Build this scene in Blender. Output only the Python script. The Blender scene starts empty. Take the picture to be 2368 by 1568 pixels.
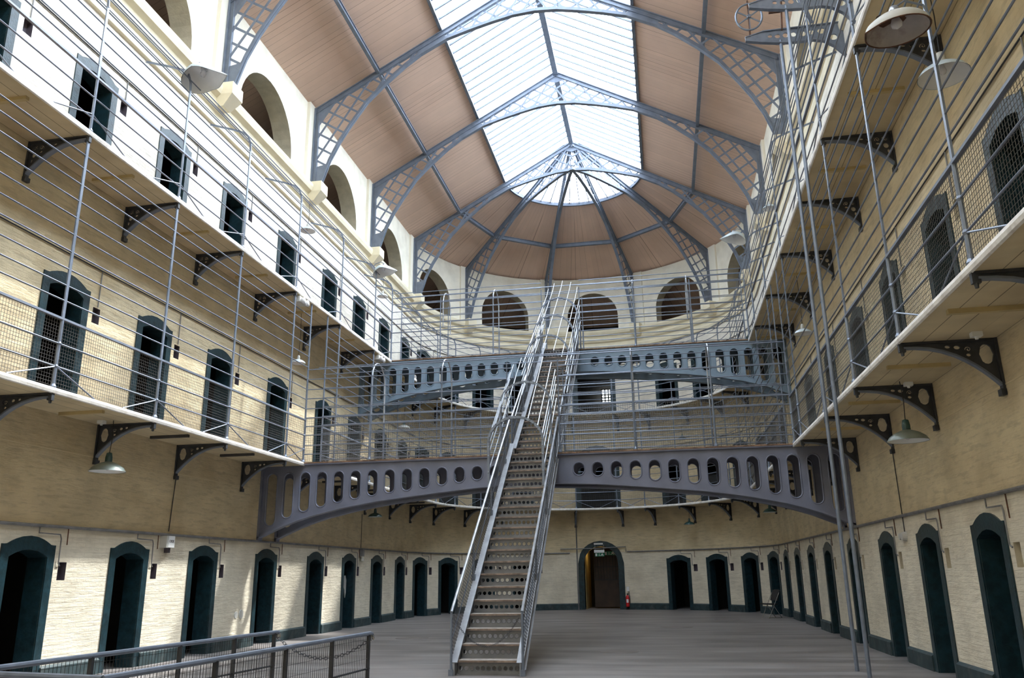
import bpy, math, random
from mathutils import Vector, Matrix
random.seed(7)
S = bpy.context.scene
COL = S.collection
sin, cos, pi = math.sin, math.cos, math.pi

# ------------------------------------------------------------------ camera, sky, sun, exposure
R, YC, TRUSS0 = 7.297, 32.28, 32.47
cd = bpy.data.cameras.new('camera'); cam = bpy.data.objects.new('camera', cd); COL.objects.link(cam)
cd.sensor_width = 36.0; cd.lens = 1883.2 * 36 / 2368; cd.clip_end = 300
PITCH, ROLL, YAW = 0.2803, -0.0138, 0.1778
_f = Vector((-sin(YAW), cos(YAW), 0)); _r = Vector((cos(YAW), sin(YAW), 0)); _u = Vector((0, 0, 1))
_F = _f * cos(PITCH) + _u * sin(PITCH); _U = _u * cos(PITCH) - _f * sin(PITCH)
_X = _r * cos(ROLL) + _U * sin(ROLL); _U = -_r * sin(ROLL) + _U * cos(ROLL)
cam.matrix_world = Matrix(((_X.x, _U.x, -_F.x, 3.028), (_X.y, _U.y, -_F.y, 0.0), (_X.z, _U.z, -_F.z, 1.65), (0, 0, 0, 1)))
S.camera = cam
S.view_settings.view_transform = 'Standard'; S.view_settings.look = 'None'
S.view_settings.gamma = 1.0; S.view_settings.use_curve_mapping = False
S.view_settings.exposure = 0.74
S.cycles.max_bounces = 10; S.cycles.diffuse_bounces = 6; S.cycles.transparent_max_bounces = 24
S.cycles.sample_clamp_indirect = 6.0
try:
    S.cycles.use_denoising = True
except Exception:
    pass
wd = bpy.data.worlds.new('sky'); S.world = wd; wd.use_nodes = True
bg = wd.node_tree.nodes['Background']
bg.inputs[0].default_value = (0.83, 0.92, 1.03, 1)
_n = wd.node_tree.nodes; _l = wd.node_tree.links        # thin bright cloud around the sun, dimmer sky away from it
_tc = _n.new('ShaderNodeTexCoord'); _dp = _n.new('ShaderNodeVectorMath'); _dp.operation = 'DOT_PRODUCT'; _dp.inputs[1].default_value = (0.86, 0.28, 0.42)
_mr = _n.new('ShaderNodeMapRange'); _mr.inputs[1].default_value = 0.1; _mr.inputs[2].default_value = 0.95; _mr.inputs[3].default_value = 4.6; _mr.inputs[4].default_value = 12.5
_mr.interpolation_type = 'SMOOTHSTEP'
_l.new(_tc.outputs['Generated'], _dp.inputs[0]); _l.new(_dp.outputs['Value'], _mr.inputs[0]); _l.new(_mr.outputs[0], bg.inputs[1])
sd = bpy.data.lights.new('sun', 'SUN'); sun = bpy.data.objects.new('sun', sd); COL.objects.link(sun)
sd.energy = 6.2; sd.angle = math.radians(2.0); sd.color = (1.0, 0.96, 0.90)
sun.rotation_euler = Vector((-1.0, -1.15, -2.1)).to_track_quat('-Z', 'Y').to_euler()
sun.location = (10, 40, 40)
# sampling portal over the glazed strip of the roof
pd = bpy.data.lights.new('skylight_portal', 'AREA'); po = bpy.data.objects.new('skylight_portal', pd); COL.objects.link(po)
pd.shape = 'RECTANGLE'; pd.size = 6.2; pd.size_y = 38.6; po.location = (0, 16.3, 20.9); pd.cycles.is_portal = True

# ------------------------------------------------------------------ materials
MATS = {}
def mat(name, col, rough=0.6, metal=0.0, var=0.0, vscale=3.0, dirt=None, dirt_amt=0.0, dirt_scale=1.2, bump=0.0, bscale=40.0,
        brick=None, stripe=None, stretch=None, strokes=0.0, uv=False, spec=0.5, emit=None):
    m = bpy.data.materials.new(name); m.use_nodes = True; MATS[name] = m
    nt = m.node_tree; N = nt.nodes; L = nt.links; b = N['Principled BSDF']
    b.inputs['Roughness'].default_value = rough; b.inputs['Metallic'].default_value = metal
    b.inputs['Specular IOR Level'].default_value = spec
    b.inputs['Base Color'].default_value = (*col, 1)
    if emit:
        b.inputs['Emission Color'].default_value = (*emit[0], 1); b.inputs['Emission Strength'].default_value = emit[1]
    tc = N.new('ShaderNodeTexCoord'); src = tc.outputs['UV' if uv else 'Object']
    c = None; h = None
    def mix(a, bcol, fac, mode='MIX'):
        x = N.new('ShaderNodeMix'); x.data_type = 'RGBA'; x.blend_type = mode
        for s, v in ((6, a), (7, bcol)):
            if isinstance(v, tuple): x.inputs[s].default_value = (*v, 1)
            else: L.new(v, x.inputs[s])
        if isinstance(fac, float): x.inputs[0].default_value = fac
        else: L.new(fac, x.inputs[0])
        return x.outputs[2]
    def noise(scale, detail=6.0, lo=0.35, hi=0.65):
        n = N.new('ShaderNodeTexNoise'); n.inputs['Scale'].default_value = scale; n.inputs['Detail'].default_value = detail
        if stretch:
            mp = N.new('ShaderNodeMapping'); mp.inputs['Scale'].default_value = stretch; L.new(src, mp.inputs[0]); L.new(mp.outputs[0], n.inputs['Vector'])
        else: L.new(src, n.inputs['Vector'])
        r = N.new('ShaderNodeMapRange'); r.inputs[1].default_value = lo; r.inputs[2].default_value = hi
        L.new(n.outputs[0], r.inputs[0]); return r.outputs[0]
    cur = col
    if var:
        d = tuple(max(0, x * (1 - var)) for x in col); e = tuple(min(1, x * (1 + var)) for x in col)
        cur = mix(d, e, noise(vscale))
    if dirt:
        f = noise(dirt_scale, 8.0, 0.5, 0.78)
        g = N.new('ShaderNodeMath'); g.operation = 'MULTIPLY'; g.inputs[1].default_value = dirt_amt; L.new(f, g.inputs[0])
        cur = mix(cur, dirt, g.outputs[0])
    if brick:
        bw, bh, mcol, mfac = brick
        t = N.new('ShaderNodeTexBrick'); t.inputs['Scale'].default_value = 1.0
        t.inputs['Brick Width'].default_value = bw; t.inputs['Row Height'].default_value = bh
        t.inputs['Mortar Size'].default_value = 0.007; t.inputs['Mortar Smooth'].default_value = 0.6
        t.inputs['Color1'].default_value = (1, 1, 1, 1); t.inputs['Color2'].default_value = (0.9, 0.9, 0.9, 1); t.inputs['Mortar'].default_value = (mcol, mcol, mcol, 1)
        wob = N.new('ShaderNodeTexNoise'); wob.inputs['Scale'].default_value = 2.5
        L.new(src, wob.inputs['Vector'])
        va = N.new('ShaderNodeVectorMath'); va.operation = 'SCALE'; va.inputs['Scale'].default_value = 0.03
        L.new(wob.outputs['Color'], va.inputs[0])
        vb = N.new('ShaderNodeVectorMath'); vb.operation = 'ADD'; L.new(src, vb.inputs[0]); L.new(va.outputs[0], vb.inputs[1])
        L.new(vb.outputs[0], t.inputs['Vector'])
        cur = mix(cur, t.outputs['Color'], mfac, 'MULTIPLY')
        h = t.outputs['Color']
    if strokes:
        mp = N.new('ShaderNodeMapping'); mp.inputs['Scale'].default_value = (2.2, 11.0, 1); L.new(src, mp.inputs[0])
        sn = N.new('ShaderNodeTexNoise'); sn.inputs['Scale'].default_value = 1.0; sn.inputs['Detail'].default_value = 4; sn.inputs['Roughness'].default_value = 0.65; L.new(mp.outputs[0], sn.inputs['Vector'])
        sr = N.new('ShaderNodeMapRange'); sr.inputs[1].default_value = 0.36; sr.inputs[2].default_value = 0.5; L.new(sn.outputs[0], sr.inputs[0])
        si = N.new('ShaderNodeMath'); si.operation = 'MULTIPLY_ADD'; si.inputs[1].default_value = -strokes; si.inputs[2].default_value = strokes; L.new(sr.outputs[0], si.inputs[0])
        cur = mix(cur, tuple(x * 0.62 for x in col), si.outputs[0])
        if h is not None:
            bwn = N.new('ShaderNodeRGBToBW'); L.new(h, bwn.inputs[0]); sa = N.new('ShaderNodeMath'); sa.operation = 'MULTIPLY_ADD'; sa.inputs[1].default_value = 2.2
            L.new(sn.outputs[0], sa.inputs[0]); L.new(bwn.outputs[0], sa.inputs[2]); cc0 = N.new('ShaderNodeCombineColor')
            for k in range(3): L.new(sa.outputs[0], cc0.inputs[k])
            h = cc0.outputs[0]
    if stripe:
        axis, period, width, sc, fac = stripe
        sp = N.new('ShaderNodeSeparateXYZ'); L.new(src, sp.inputs[0])
        a = N.new('ShaderNodeMath'); a.operation = 'MULTIPLY'; a.inputs[1].default_value = 1.0 / period; L.new(sp.outputs[axis], a.inputs[0])
        fr = N.new('ShaderNodeMath'); fr.operation = 'FRACT'; L.new(a.outputs[0], fr.inputs[0])
        lt = N.new('ShaderNodeMath'); lt.operation = 'LESS_THAN'; lt.inputs[1].default_value = width / period; L.new(fr.outputs[0], lt.inputs[0])
        fl = N.new('ShaderNodeMath'); fl.operation = 'FLOOR'; L.new(a.outputs[0], fl.inputs[0])
        wn = N.new('ShaderNodeTexWhiteNoise'); wn.noise_dimensions = '1D'; L.new(fl.outputs[0], wn.inputs['W'])
        pm = N.new('ShaderNodeMapRange'); pm.inputs[3].default_value = 0.95; pm.inputs[4].default_value = 1.03; L.new(wn.outputs['Value'], pm.inputs[0])
        gm = N.new('ShaderNodeMath'); gm.operation = 'MULTIPLY'; L.new(lt.outputs[0], gm.inputs[0]); L.new(wn.outputs['Value'], gm.inputs[1])
        g2 = N.new('ShaderNodeMath'); g2.operation = 'MULTIPLY'; g2.inputs[1].default_value = fac; L.new(gm.outputs[0], g2.inputs[0])
        cc = N.new('ShaderNodeCombineColor')
        for k in range(3): L.new(pm.outputs[0], cc.inputs[k])
        cur = mix(cur, cc.outputs[0], 1.0, 'MULTIPLY')
        cur = mix(cur, sc, g2.outputs[0])
    if not isinstance(cur, tuple): L.new(cur, b.inputs['Base Color'])
    if bump or h is not None:
        n = N.new('ShaderNodeTexNoise'); n.inputs['Scale'].default_value = bscale; n.inputs['Detail'].default_value = 5; L.new(src, n.inputs['Vector'])
        hh = n.outputs[0]
        if h is not None:
            ad = N.new('ShaderNodeMath'); ad.operation = 'ADD'
            rg = N.new('ShaderNodeRGBToBW'); L.new(h, rg.inputs[0]); L.new(rg.outputs[0], ad.inputs[0]); L.new(n.outputs[0], ad.inputs[1]); hh = ad.outputs[0]
        bp = N.new('ShaderNodeBump'); bp.inputs['Strength'].default_value = bump or 0.3; bp.inputs['Distance'].default_value = 0.02
        L.new(hh, bp.inputs['Height']); L.new(bp.outputs[0], b.inputs['Normal'])
    return m
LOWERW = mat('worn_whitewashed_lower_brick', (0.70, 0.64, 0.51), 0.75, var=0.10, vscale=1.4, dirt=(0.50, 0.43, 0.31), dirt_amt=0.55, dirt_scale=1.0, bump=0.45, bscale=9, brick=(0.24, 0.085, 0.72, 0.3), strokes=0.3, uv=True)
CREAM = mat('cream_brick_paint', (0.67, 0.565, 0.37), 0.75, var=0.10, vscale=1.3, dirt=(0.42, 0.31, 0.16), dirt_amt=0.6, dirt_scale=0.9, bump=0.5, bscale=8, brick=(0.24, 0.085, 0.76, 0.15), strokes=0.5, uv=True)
UPPERW = mat('brightened_upper_brick', (0.86, 0.82, 0.72), 0.75, var=0.07, vscale=1.6, dirt=(0.52, 0.45, 0.34), dirt_amt=0.4, dirt_scale=1.1, bump=0.45, bscale=9, brick=(0.24, 0.085, 0.82, 0.14), strokes=0.4, uv=True)  # paler colour puts the brightness near the skylight into the upper storey
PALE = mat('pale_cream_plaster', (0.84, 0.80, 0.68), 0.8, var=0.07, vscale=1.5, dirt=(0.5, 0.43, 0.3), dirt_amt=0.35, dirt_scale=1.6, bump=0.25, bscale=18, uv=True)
STONE = mat('cream_cornice_paint', (0.78, 0.71, 0.53), 0.7, var=0.06, vscale=2, bump=0.1)
DARKROOM = mat('shade_black_cell_plaster', (0.02, 0.018, 0.016), 0.9, var=0.2)  # near-black colour stands in for the shade inside the unlit cells
REVEAL = mat('grey_cream_arch_reveal', (0.50, 0.45, 0.34), 0.8, var=0.1, vscale=4, bump=0.3, bscale=25)
GREEN = mat('dark_green_door_paint', (0.009, 0.029, 0.038), 0.35, var=0.35, vscale=9, dirt=(0.05, 0.09, 0.10), dirt_amt=0.25, dirt_scale=14, bump=0.2, bscale=30)
SKIRT = mat('dark_green_skirting_paint', (0.02, 0.04, 0.045), 0.6, var=0.3, vscale=6, dirt=(0.2, 0.2, 0.19), dirt_amt=0.3, dirt_scale=5)
METAL = mat('blue_grey_metal_paint', (0.185, 0.22, 0.285), 0.34, metal=0.3, var=0.12, vscale=8)
STRINGER = mat('worn_grey_stringer', (0.30, 0.315, 0.345), 0.5, metal=0.2, var=0.15, vscale=5)
STEEL = mat('worn_light_steel', (0.40, 0.43, 0.48), 0.3, metal=0.5, var=0.2, vscale=6)
TRUSS = mat('slate_grey_iron_paint', (0.165, 0.195, 0.25), 0.5, metal=0.1, var=0.12, vscale=4)
GIRDER = mat('purple_grey_iron_paint', (0.175, 0.19, 0.26), 0.5, metal=0.1, var=0.1, vscale=2.5, bump=0.06)
GIRDER2 = mat('blue_grey_iron_paint', (0.19, 0.265, 0.345), 0.5, metal=0.1, var=0.1, vscale=2.5, bump=0.06)
IRON = mat('charcoal_cast_iron', (0.045, 0.049, 0.057), 0.5, metal=0.15, var=0.25, vscale=7)
WIRE = mat('grey_wire', (0.15, 0.155, 0.16), 0.5, metal=0.3)
WIREDARK = mat('dark_wire', (0.03, 0.03, 0.035), 0.5, metal=0.3)
LIP = mat('chipped_white_edge', (0.82, 0.80, 0.76), 0.6, var=0.08, vscale=5, dirt=(0.35, 0.28, 0.22), dirt_amt=0.5, dirt_scale=6, bump=0.2)
SOFFIT = mat('cream_soffit_boards', (0.64, 0.54, 0.35), 0.7, var=0.1, vscale=1.5, dirt=(0.3, 0.2, 0.1), dirt_amt=0.4, dirt_scale=1.4, stripe=(1, 0.29, 0.012, (0.06, 0.04, 0.02), 0.9), uv=True)
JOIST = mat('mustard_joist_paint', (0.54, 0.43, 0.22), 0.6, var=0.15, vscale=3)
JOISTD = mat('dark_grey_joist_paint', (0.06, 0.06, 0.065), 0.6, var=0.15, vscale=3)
DECK = mat('brown_deck_timber', (0.21, 0.13, 0.085), 0.8, var=0.35, vscale=7, bump=0.3)
BOARDS = mat('pinkish_brown_ceiling_boards', (0.69, 0.495, 0.385), 0.65, var=0.05, vscale=0.8, dirt=(0.5, 0.32, 0.24), dirt_amt=0.4, dirt_scale=0.5, stripe=(0, 0.21, 0.016, (0.24, 0.15, 0.11), 0.9), uv=True)
FLOORM = mat('worn_grey_brown_floor_boards', (0.165, 0.148, 0.14), 0.5, var=0.3, vscale=0.9, dirt=(0.30, 0.285, 0.28), dirt_amt=0.75, dirt_scale=1.1, stripe=(1, 0.14, 0.01, (0.05, 0.043, 0.04), 0.9), bump=0.12, stretch=(0.35, 1.6, 1))
PANEL = mat('mauve_grey_panel', (0.10, 0.085, 0.105), 0.4, var=0.2)
TREAD = mat('worn_tread_timber', (0.33, 0.29, 0.26), 0.6, var=0.35, vscale=9, dirt=(0.42, 0.40, 0.38), dirt_amt=0.6, dirt_scale=5)
TREADB = mat('brown_tread_edge', (0.22, 0.165, 0.13), 0.6, var=0.5, vscale=7)
RISER = mat('grey_pierced_riser', (0.19, 0.195, 0.205), 0.5, metal=0.2, var=0.15)
WHITE = mat('white_enamel', (0.78, 0.80, 0.80), 0.3, var=0.04, vscale=4)
BLUEWHITE = mat('pale_blue_enamel', (0.52, 0.60, 0.64), 0.25, var=0.06)
RUSTY = mat('rust_stained_enamel', (0.42, 0.38, 0.35), 0.5, var=0.12, vscale=5, dirt=(0.09, 0.035, 0.018), dirt_amt=1.0, dirt_scale=4.5)
RUST = mat('brown_rust', (0.10, 0.042, 0.022), 0.8, var=0.4, vscale=12)
LAMPG = mat('green_enamel', (0.035, 0.085, 0.085), 0.25, var=0.1)
LAMPGR = mat('grey_green_enamel', (0.20, 0.24, 0.22), 0.3, var=0.15)
BLACK = mat('black_plastic', (0.012, 0.012, 0.014), 0.5)
GREYBOX = mat('light_grey_plastic', (0.50, 0.50, 0.47), 0.5, var=0.06)
PAPER = mat('white_label', (0.72, 0.73, 0.73), 0.6)
RED = mat('red_gloss_paint', (0.55, 0.015, 0.02), 0.25)
SIGNG = mat('green_sign_face', (0.0, 0.16, 0.075), 0.4)
CHROME = mat('bright_tube_steel', (0.55, 0.55, 0.55), 0.25, metal=0.9)
PIPE = mat('galvanised_pipe', (0.20, 0.20, 0.205), 0.5, metal=0.3, var=0.2, vscale=6)
YELLOW = mat('yellow_passage_plaster', (0.52, 0.40, 0.17), 0.8, var=0.1)
BROWNDOOR = mat('dark_brown_timber', (0.035, 0.018, 0.01), 0.5, var=0.3)
CLEAR = mat('clear_lens_plastic', (0.7, 0.7, 0.72), 0.15, var=0.1)
def glass():
    m = bpy.data.materials.new('roof_glass'); m.use_nodes = True; nt = m.node_tree; N = nt.nodes; L = nt.links
    for n in list(N):
        if n.type != 'OUTPUT_MATERIAL': N.remove(n)
    t = N.new('ShaderNodeBsdfTransparent'); t.inputs[0].default_value = (0.93, 0.96, 0.98, 1)
    g = N.new('ShaderNodeBsdfGlossy'); g.inputs['Roughness'].default_value = 0.1
    x = N.new('ShaderNodeMixShader'); x.inputs[0].default_value = 0.04
    L.new(t.outputs[0], x.inputs[1]); L.new(g.outputs[0], x.inputs[2]); L.new(x.outputs[0], N['Material Output'].inputs[0])
    return m
GLASS = glass()

# ------------------------------------------------------------------ mesh building
class MB:
    def __init__(s): s.v = []; s.f = []; s.m = []; s.uv = []
    def add(s, vs, fs, mi=0, uv=None):
        o = len(s.v); s.v += [tuple(x) for x in vs]
        s.f += [tuple(i + o for i in f) for f in fs]; s.m += [mi] * len(fs)
        s.uv += list(uv) if uv else [(0.0, 0.0)] * len(vs)
        return s
    def quad(s, a, b, c, d, mi=0, uv=None): return s.add([a, b, c, d], [(0, 1, 2, 3)], mi, uv)
    def box(s, x0, x1, y0, y1, z0, z1, mi=0):
        return s.add([(x, y, z) for x in (x0, x1) for y in (y0, y1) for z in (z0, z1)],
                     [(0, 1, 3, 2), (4, 6, 7, 5), (0, 4, 5, 1), (2, 3, 7, 6), (0, 2, 6, 4), (1, 5, 7, 3)], mi)
    def obox(s, c, ax, ay, az, hx, hy, hz, mi=0):
        c = Vector(c); ax = Vector(ax) * hx; ay = Vector(ay) * hy; az = Vector(az) * hz
        return s.add([c + ax * i + ay * j + az * k for i in (-1, 1) for j in (-1, 1) for k in (-1, 1)],
                     [(0, 1, 3, 2), (4, 6, 7, 5), (0, 4, 5, 1), (2, 3, 7, 6), (0, 2, 6, 4), (1, 5, 7, 3)], mi)
    def beam(s, p, q, w, h, up=(0, 0, 1), mi=0):
        p = Vector(p); q = Vector(q); d = (q - p); l = d.length
        if l < 1e-6: return s
        d.normalize(); up = Vector(up); x = d.cross(up)
        if x.length < 1e-4: x = d.cross(Vector((1, 0, 0)))
        x.normalize(); y = x.cross(d).normalized()
        return s.obox((p + q) / 2, x, d, y, w / 2, l / 2, h / 2, mi)
    def tube(s, pts, r, n=6, closed=False, mi=0, cap=True):
        pts = [Vector(p) for p in pts]; m = len(pts); rings = []
        prev = None
        for i in range(m):
            a = pts[i - 1] if (i or closed) else pts[i]; b = pts[(i + 1) % m] if (i < m - 1 or closed) else pts[i]
            d = (b - a).normalized()
            if prev is None:
                x = d.cross(Vector((0, 0, 1)))
                if x.length < 1e-3: x = d.cross(Vector((1, 0, 0)))
            else: x = prev - d * prev.dot(d)
            x.normalize(); prev = x; y = d.cross(x)
            rr = r[i] if isinstance(r, (list, tuple)) else r
            rings.append([pts[i] + x * (rr * cos(2 * pi * k / n)) + y * (rr * sin(2 * pi * k / n)) for k in range(n)])
        vs = [v for g in rings for v in g]; fs = []
        for i in range(m if closed else m - 1):
            j = (i + 1) % m
            for k in range(n): fs.append((i * n + k, i * n + (k + 1) % n, j * n + (k + 1) % n, j * n + k))
        if cap and not closed: fs += [tuple(range(n - 1, -1, -1)), tuple((m - 1) * n + k for k in range(n))]
        return s.add(vs, fs, mi)
    def lathe(s, prof, c=(0, 0, 0), n=20, mi=0, ax=((1, 0, 0), (0, 1, 0), (0, 0, 1))):
        c = Vector(c); X, Y, Z = (Vector(a) for a in ax); m = len(prof)
        vs = [c + X * (r * cos(2 * pi * k / n)) + Y * (r * sin(2 * pi * k / n)) + Z * z for r, z in prof for k in range(n)]
        fs = [(i * n + k, i * n + (k + 1) % n, (i + 1) * n + (k + 1) % n, (i + 1) * n + k) for i in range(m - 1) for k in range(n)]
        return s.add(vs, fs, mi)
    def disc(s, c, r, n=20, mi=0, ax=((1, 0, 0), (0, 1, 0))):
        c = Vector(c); X, Y = (Vector(a) for a in ax)
        return s.add([c + X * (r * cos(2 * pi * k / n)) + Y * (r * sin(2 * pi * k / n)) for k in range(n)], [tuple(range(n))], mi)
    def ribbon(s, pts, w, th, up, mi=0):
        # band: pts polyline, width w along up, thickness th
        for a, b in zip(pts[:-1], pts[1:]): s.beam(a, b, th, w, up, mi)
        return s
    def plate(s, F, cols, zb, zt, holes=(), th=0.03, mi=0):
        """slab in a plane: F(x, z, y)->point; columns cols; zb/zt functions; holes = (x0, x1, lo(x), hi(x))"""
        for a, b in zip(cols[:-1], cols[1:]):
            mid = (a + b) / 2; hs = sorted([h for h in holes if h[0] - 1e-9 <= mid <= h[1] + 1e-9], key=lambda h: h[2](mid))
            la, lb = zb(a), zb(b); segs = []
            for h in hs:
                segs.append((la, lb, h[2](a), h[2](b))); la, lb = h[3](a), h[3](b)
            segs.append((la, lb, zt(a), zt(b)))
            for p, q, r_, t in segs:
                if r_ - p < 1e-4 and t - q < 1e-4: continue
                y0, y1 = -th / 2, th / 2
                P = [F(a, p, y0), F(b, q, y0), F(b, t, y0), F(a, r_, y0), F(a, p, y1), F(b, q, y1), F(b, t, y1), F(a, r_, y1)]
                s.add(P, [(0, 1, 2, 3), (7, 6, 5, 4), (0, 4, 5, 1), (3, 2, 6, 7)], mi)
        a, b = cols[0], cols[-1]
        for x in (a, b):
            s.quad(F(x, zb(x), -th / 2), F(x, zt(x), -th / 2), F(x, zt(x), th / 2), F(x, zb(x), th / 2), mi)
        for h in holes:
            for x in (h[0], h[1]):
                s.quad(F(x, h[2](x), -th / 2), F(x, h[3](x), -th / 2), F(x, h[3](x), th / 2), F(x, h[2](x), th / 2), mi)
        return s
    def build(s, name, mats, parent=None, smooth=False, origin=None, useuv=False):
        me = bpy.data.meshes.new(name)
        o3 = Vector(origin) if origin is not None else None
        vs = [tuple(Vector(v) - o3) for v in s.v] if o3 else s.v
        me.from_pydata(vs, [], s.f)
        if not isinstance(mats, (list, tuple)): mats = [mats]
        for m in mats: me.materials.append(m)
        if len(mats) > 1: me.polygons.foreach_set('material_index', s.m)
        if useuv:
            ul = me.uv_layers.new(name='UVMap'); li = [0.0] * (2 * len(me.loops))
            for k, lp in enumerate(me.loops):
                li[2 * k], li[2 * k + 1] = s.uv[lp.vertex_index]
            ul.data.foreach_set('uv', li)
        if smooth: me.polygons.foreach_set('use_smooth', [True] * len(me.polygons))
        me.update()
        o = bpy.data.objects.new(name, me); COL.objects.link(o)
        if o3: o.location = o3
        if parent is not None:
            o.parent = parent; o.matrix_parent_inverse = Matrix()
            if o3 is None and parent.location.length > 0: o.location = -parent.location
        return o
def tag(o, label, cat, group=None, kind=None):
    o['label'] = label; o['category'] = cat
    if group: o['group'] = group
    if kind: o['kind'] = kind
    return o
def thing(name, loc, label, cat, group=None, kind=None):
    o = bpy.data.objects.new(name, None); o.empty_display_size = 0.2; COL.objects.link(o); o.location = loc
    return tag(o, label, cat, group, kind)
def dup(root, M, label, group=None):
    """copy of a thing at the origin with its parts, placed by matrix M"""
    r = root.copy(); COL.objects.link(r); r.matrix_world = M; r['label'] = label
    if group: r['group'] = group
    for ch in list(root.children):
        c = ch.copy(); COL.objects.link(c); c.parent = r
        for g in list(ch.children):
            d = g.copy(); COL.objects.link(d); d.parent = c
    return r
ORD = 'first second third fourth fifth sixth seventh eighth ninth tenth eleventh twelfth thirteenth fourteenth fifteenth sixteenth seventeenth'.split()
# horseshoe wall line: t runs up the sunlit side, round the curved end, back down the shaded side
TA = pi * R; TT = 2 * YC + TA
def P(t, off=0.0, z=0.0):
    if t <= YC: return Vector((-R + off, t, z))
    if t >= YC + TA: return Vector((R - off, TT - t, z))
    a = (t - YC) / R; r = R - off
    return Vector((-r * cos(a), YC + r * sin(a), z))
def frame(t):
    """tangent (increasing t), inward normal"""
    if t <= YC: return Vector((0, 1, 0)), Vector((1, 0, 0))
    if t >= YC + TA: return Vector((0, -1, 0)), Vector((-1, 0, 0))
    a = (t - YC) / R
    return Vector((sin(a), cos(a), 0)), Vector((cos(a), -sin(a), 0))
def FM(t, off, z):
    d, n = frame(t); p = P(t, off, z)
    return Matrix(((n.x, -d.x, 0, p.x), (n.y, -d.y, 0, p.y), (0, 0, 1, p.z), (0, 0, 0, 1)))   # local x = into hall, y = -tangent
def path(t0, t1, off, z, step=0.5):
    ts = [t0]
    marks = [YC, YC + TA]
    t = t0
    while t < t1 - 1e-6:
        inarc = YC - 1e-6 <= t < YC + TA - 1e-6
        nt = min(t + (step if inarc else 100), t1)
        for m in marks:
            if t < m - 1e-6 < nt: nt = min(nt, m)
        ts.append(nt); t = nt
    return [P(x, off, z) for x in ts]
def side(t):
    return 'sunlit wall' if t < YC - 1 else ('shaded wall' if t > YC + TA + 1 else 'curved end wall')
Z1, Z2, WTOP, DGAL = 4.5, 8.95, 16.16, 1.162
LV = [0.0, Z1, Z2]
FLN = ['ground floor', 'lower gallery', 'upper gallery']
half = [9.55, 12.18, 14.85, 17.52, 20.57, 23.73, 26.44, 29.16, 31.84, 33.93, 35.94, 38.0, 40.03]
DOORS = half + [TT / 2] + [TT - x for x in reversed(half)]
bh = [5.55, 8.2, 10.85, 13.5, 16.1, 18.97, 22.03, 25.0, 27.7, 30.4, 32.93, 34.94, 36.95, 39.02, 41.06, 42.62]
BRK = bh + [TT - x for x in reversed(bh)]
AH = [TRUSS0 - 5.4 * k - 2.7 - 0.1 for k in range(5, -1, -1)]
A36 = pi * R / 5

# ------------------------------------------------------------------ walls with openings
def door_open(t, lv, c=False):
    hs = [2.2156, 2.33, 2.23][lv]
    w = 0.80 if c else 0.43
    if c:
        sp = [2.05, 2.0, 2.3][lv]; ri = [0.78, 0.7, 0.2][lv]
    else: sp = hs - 0.20; ri = 0.12
    z0 = LV[lv]
    def top(x):
        q = max(0.0, 1 - ((x - t) / w) ** 2)
        return z0 + sp + ri * (math.sqrt(q) if c and lv < 2 else q)
    return dict(t0=t - w, t1=t + w, lo=lambda x: z0, hi=top, n=8, kind='door', lv=lv, c=c, t=t, hs=hs)
OPEN = []
for t in DOORS:
    for lv in range(3): OPEN.append(door_open(t, lv, abs(t - TT / 2) < .1))
for o in list(OPEN):
    if o['c']: continue
    a = o['t'] + 0.74; z = LV[o['lv']] + (1.64 if o['lv'] == 0 else 1.78)
    OPEN.append(dict(t0=a, t1=a + 0.2, lo=lambda x, z=z: z, hi=lambda x, z=z: z + 0.3, n=1, kind='niche', t=a + .1, z=z, lv=o['lv']))
arches = [(y, 1.55, 13.75) for y in AH] + [(YC + 0.1 + A36 * (k + .5), 1.28, 14.1) for k in range(5)]
arches += [(TT - y, 1.55, 13.75) for y in reversed(AH)]
for t, rr, sp in arches:
    OPEN.append(dict(t0=t - rr, t1=t + rr, lo=lambda x: 13.34, hi=lambda x, t=t, rr=rr, sp=sp: sp + math.sqrt(max(0, rr * rr - (x - t) ** 2)), n=18, kind='arch', t=t))
def colx(o):
    n = o['n']; c = (o['t0'] + o['t1']) / 2; w = (o['t1'] - o['t0']) / 2
    if n < 3: return [o['t0'] + (o['t1'] - o['t0']) * k / n for k in range(n + 1)]
    return [c - w * cos(pi * k / n) for k in range(n + 1)]
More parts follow.
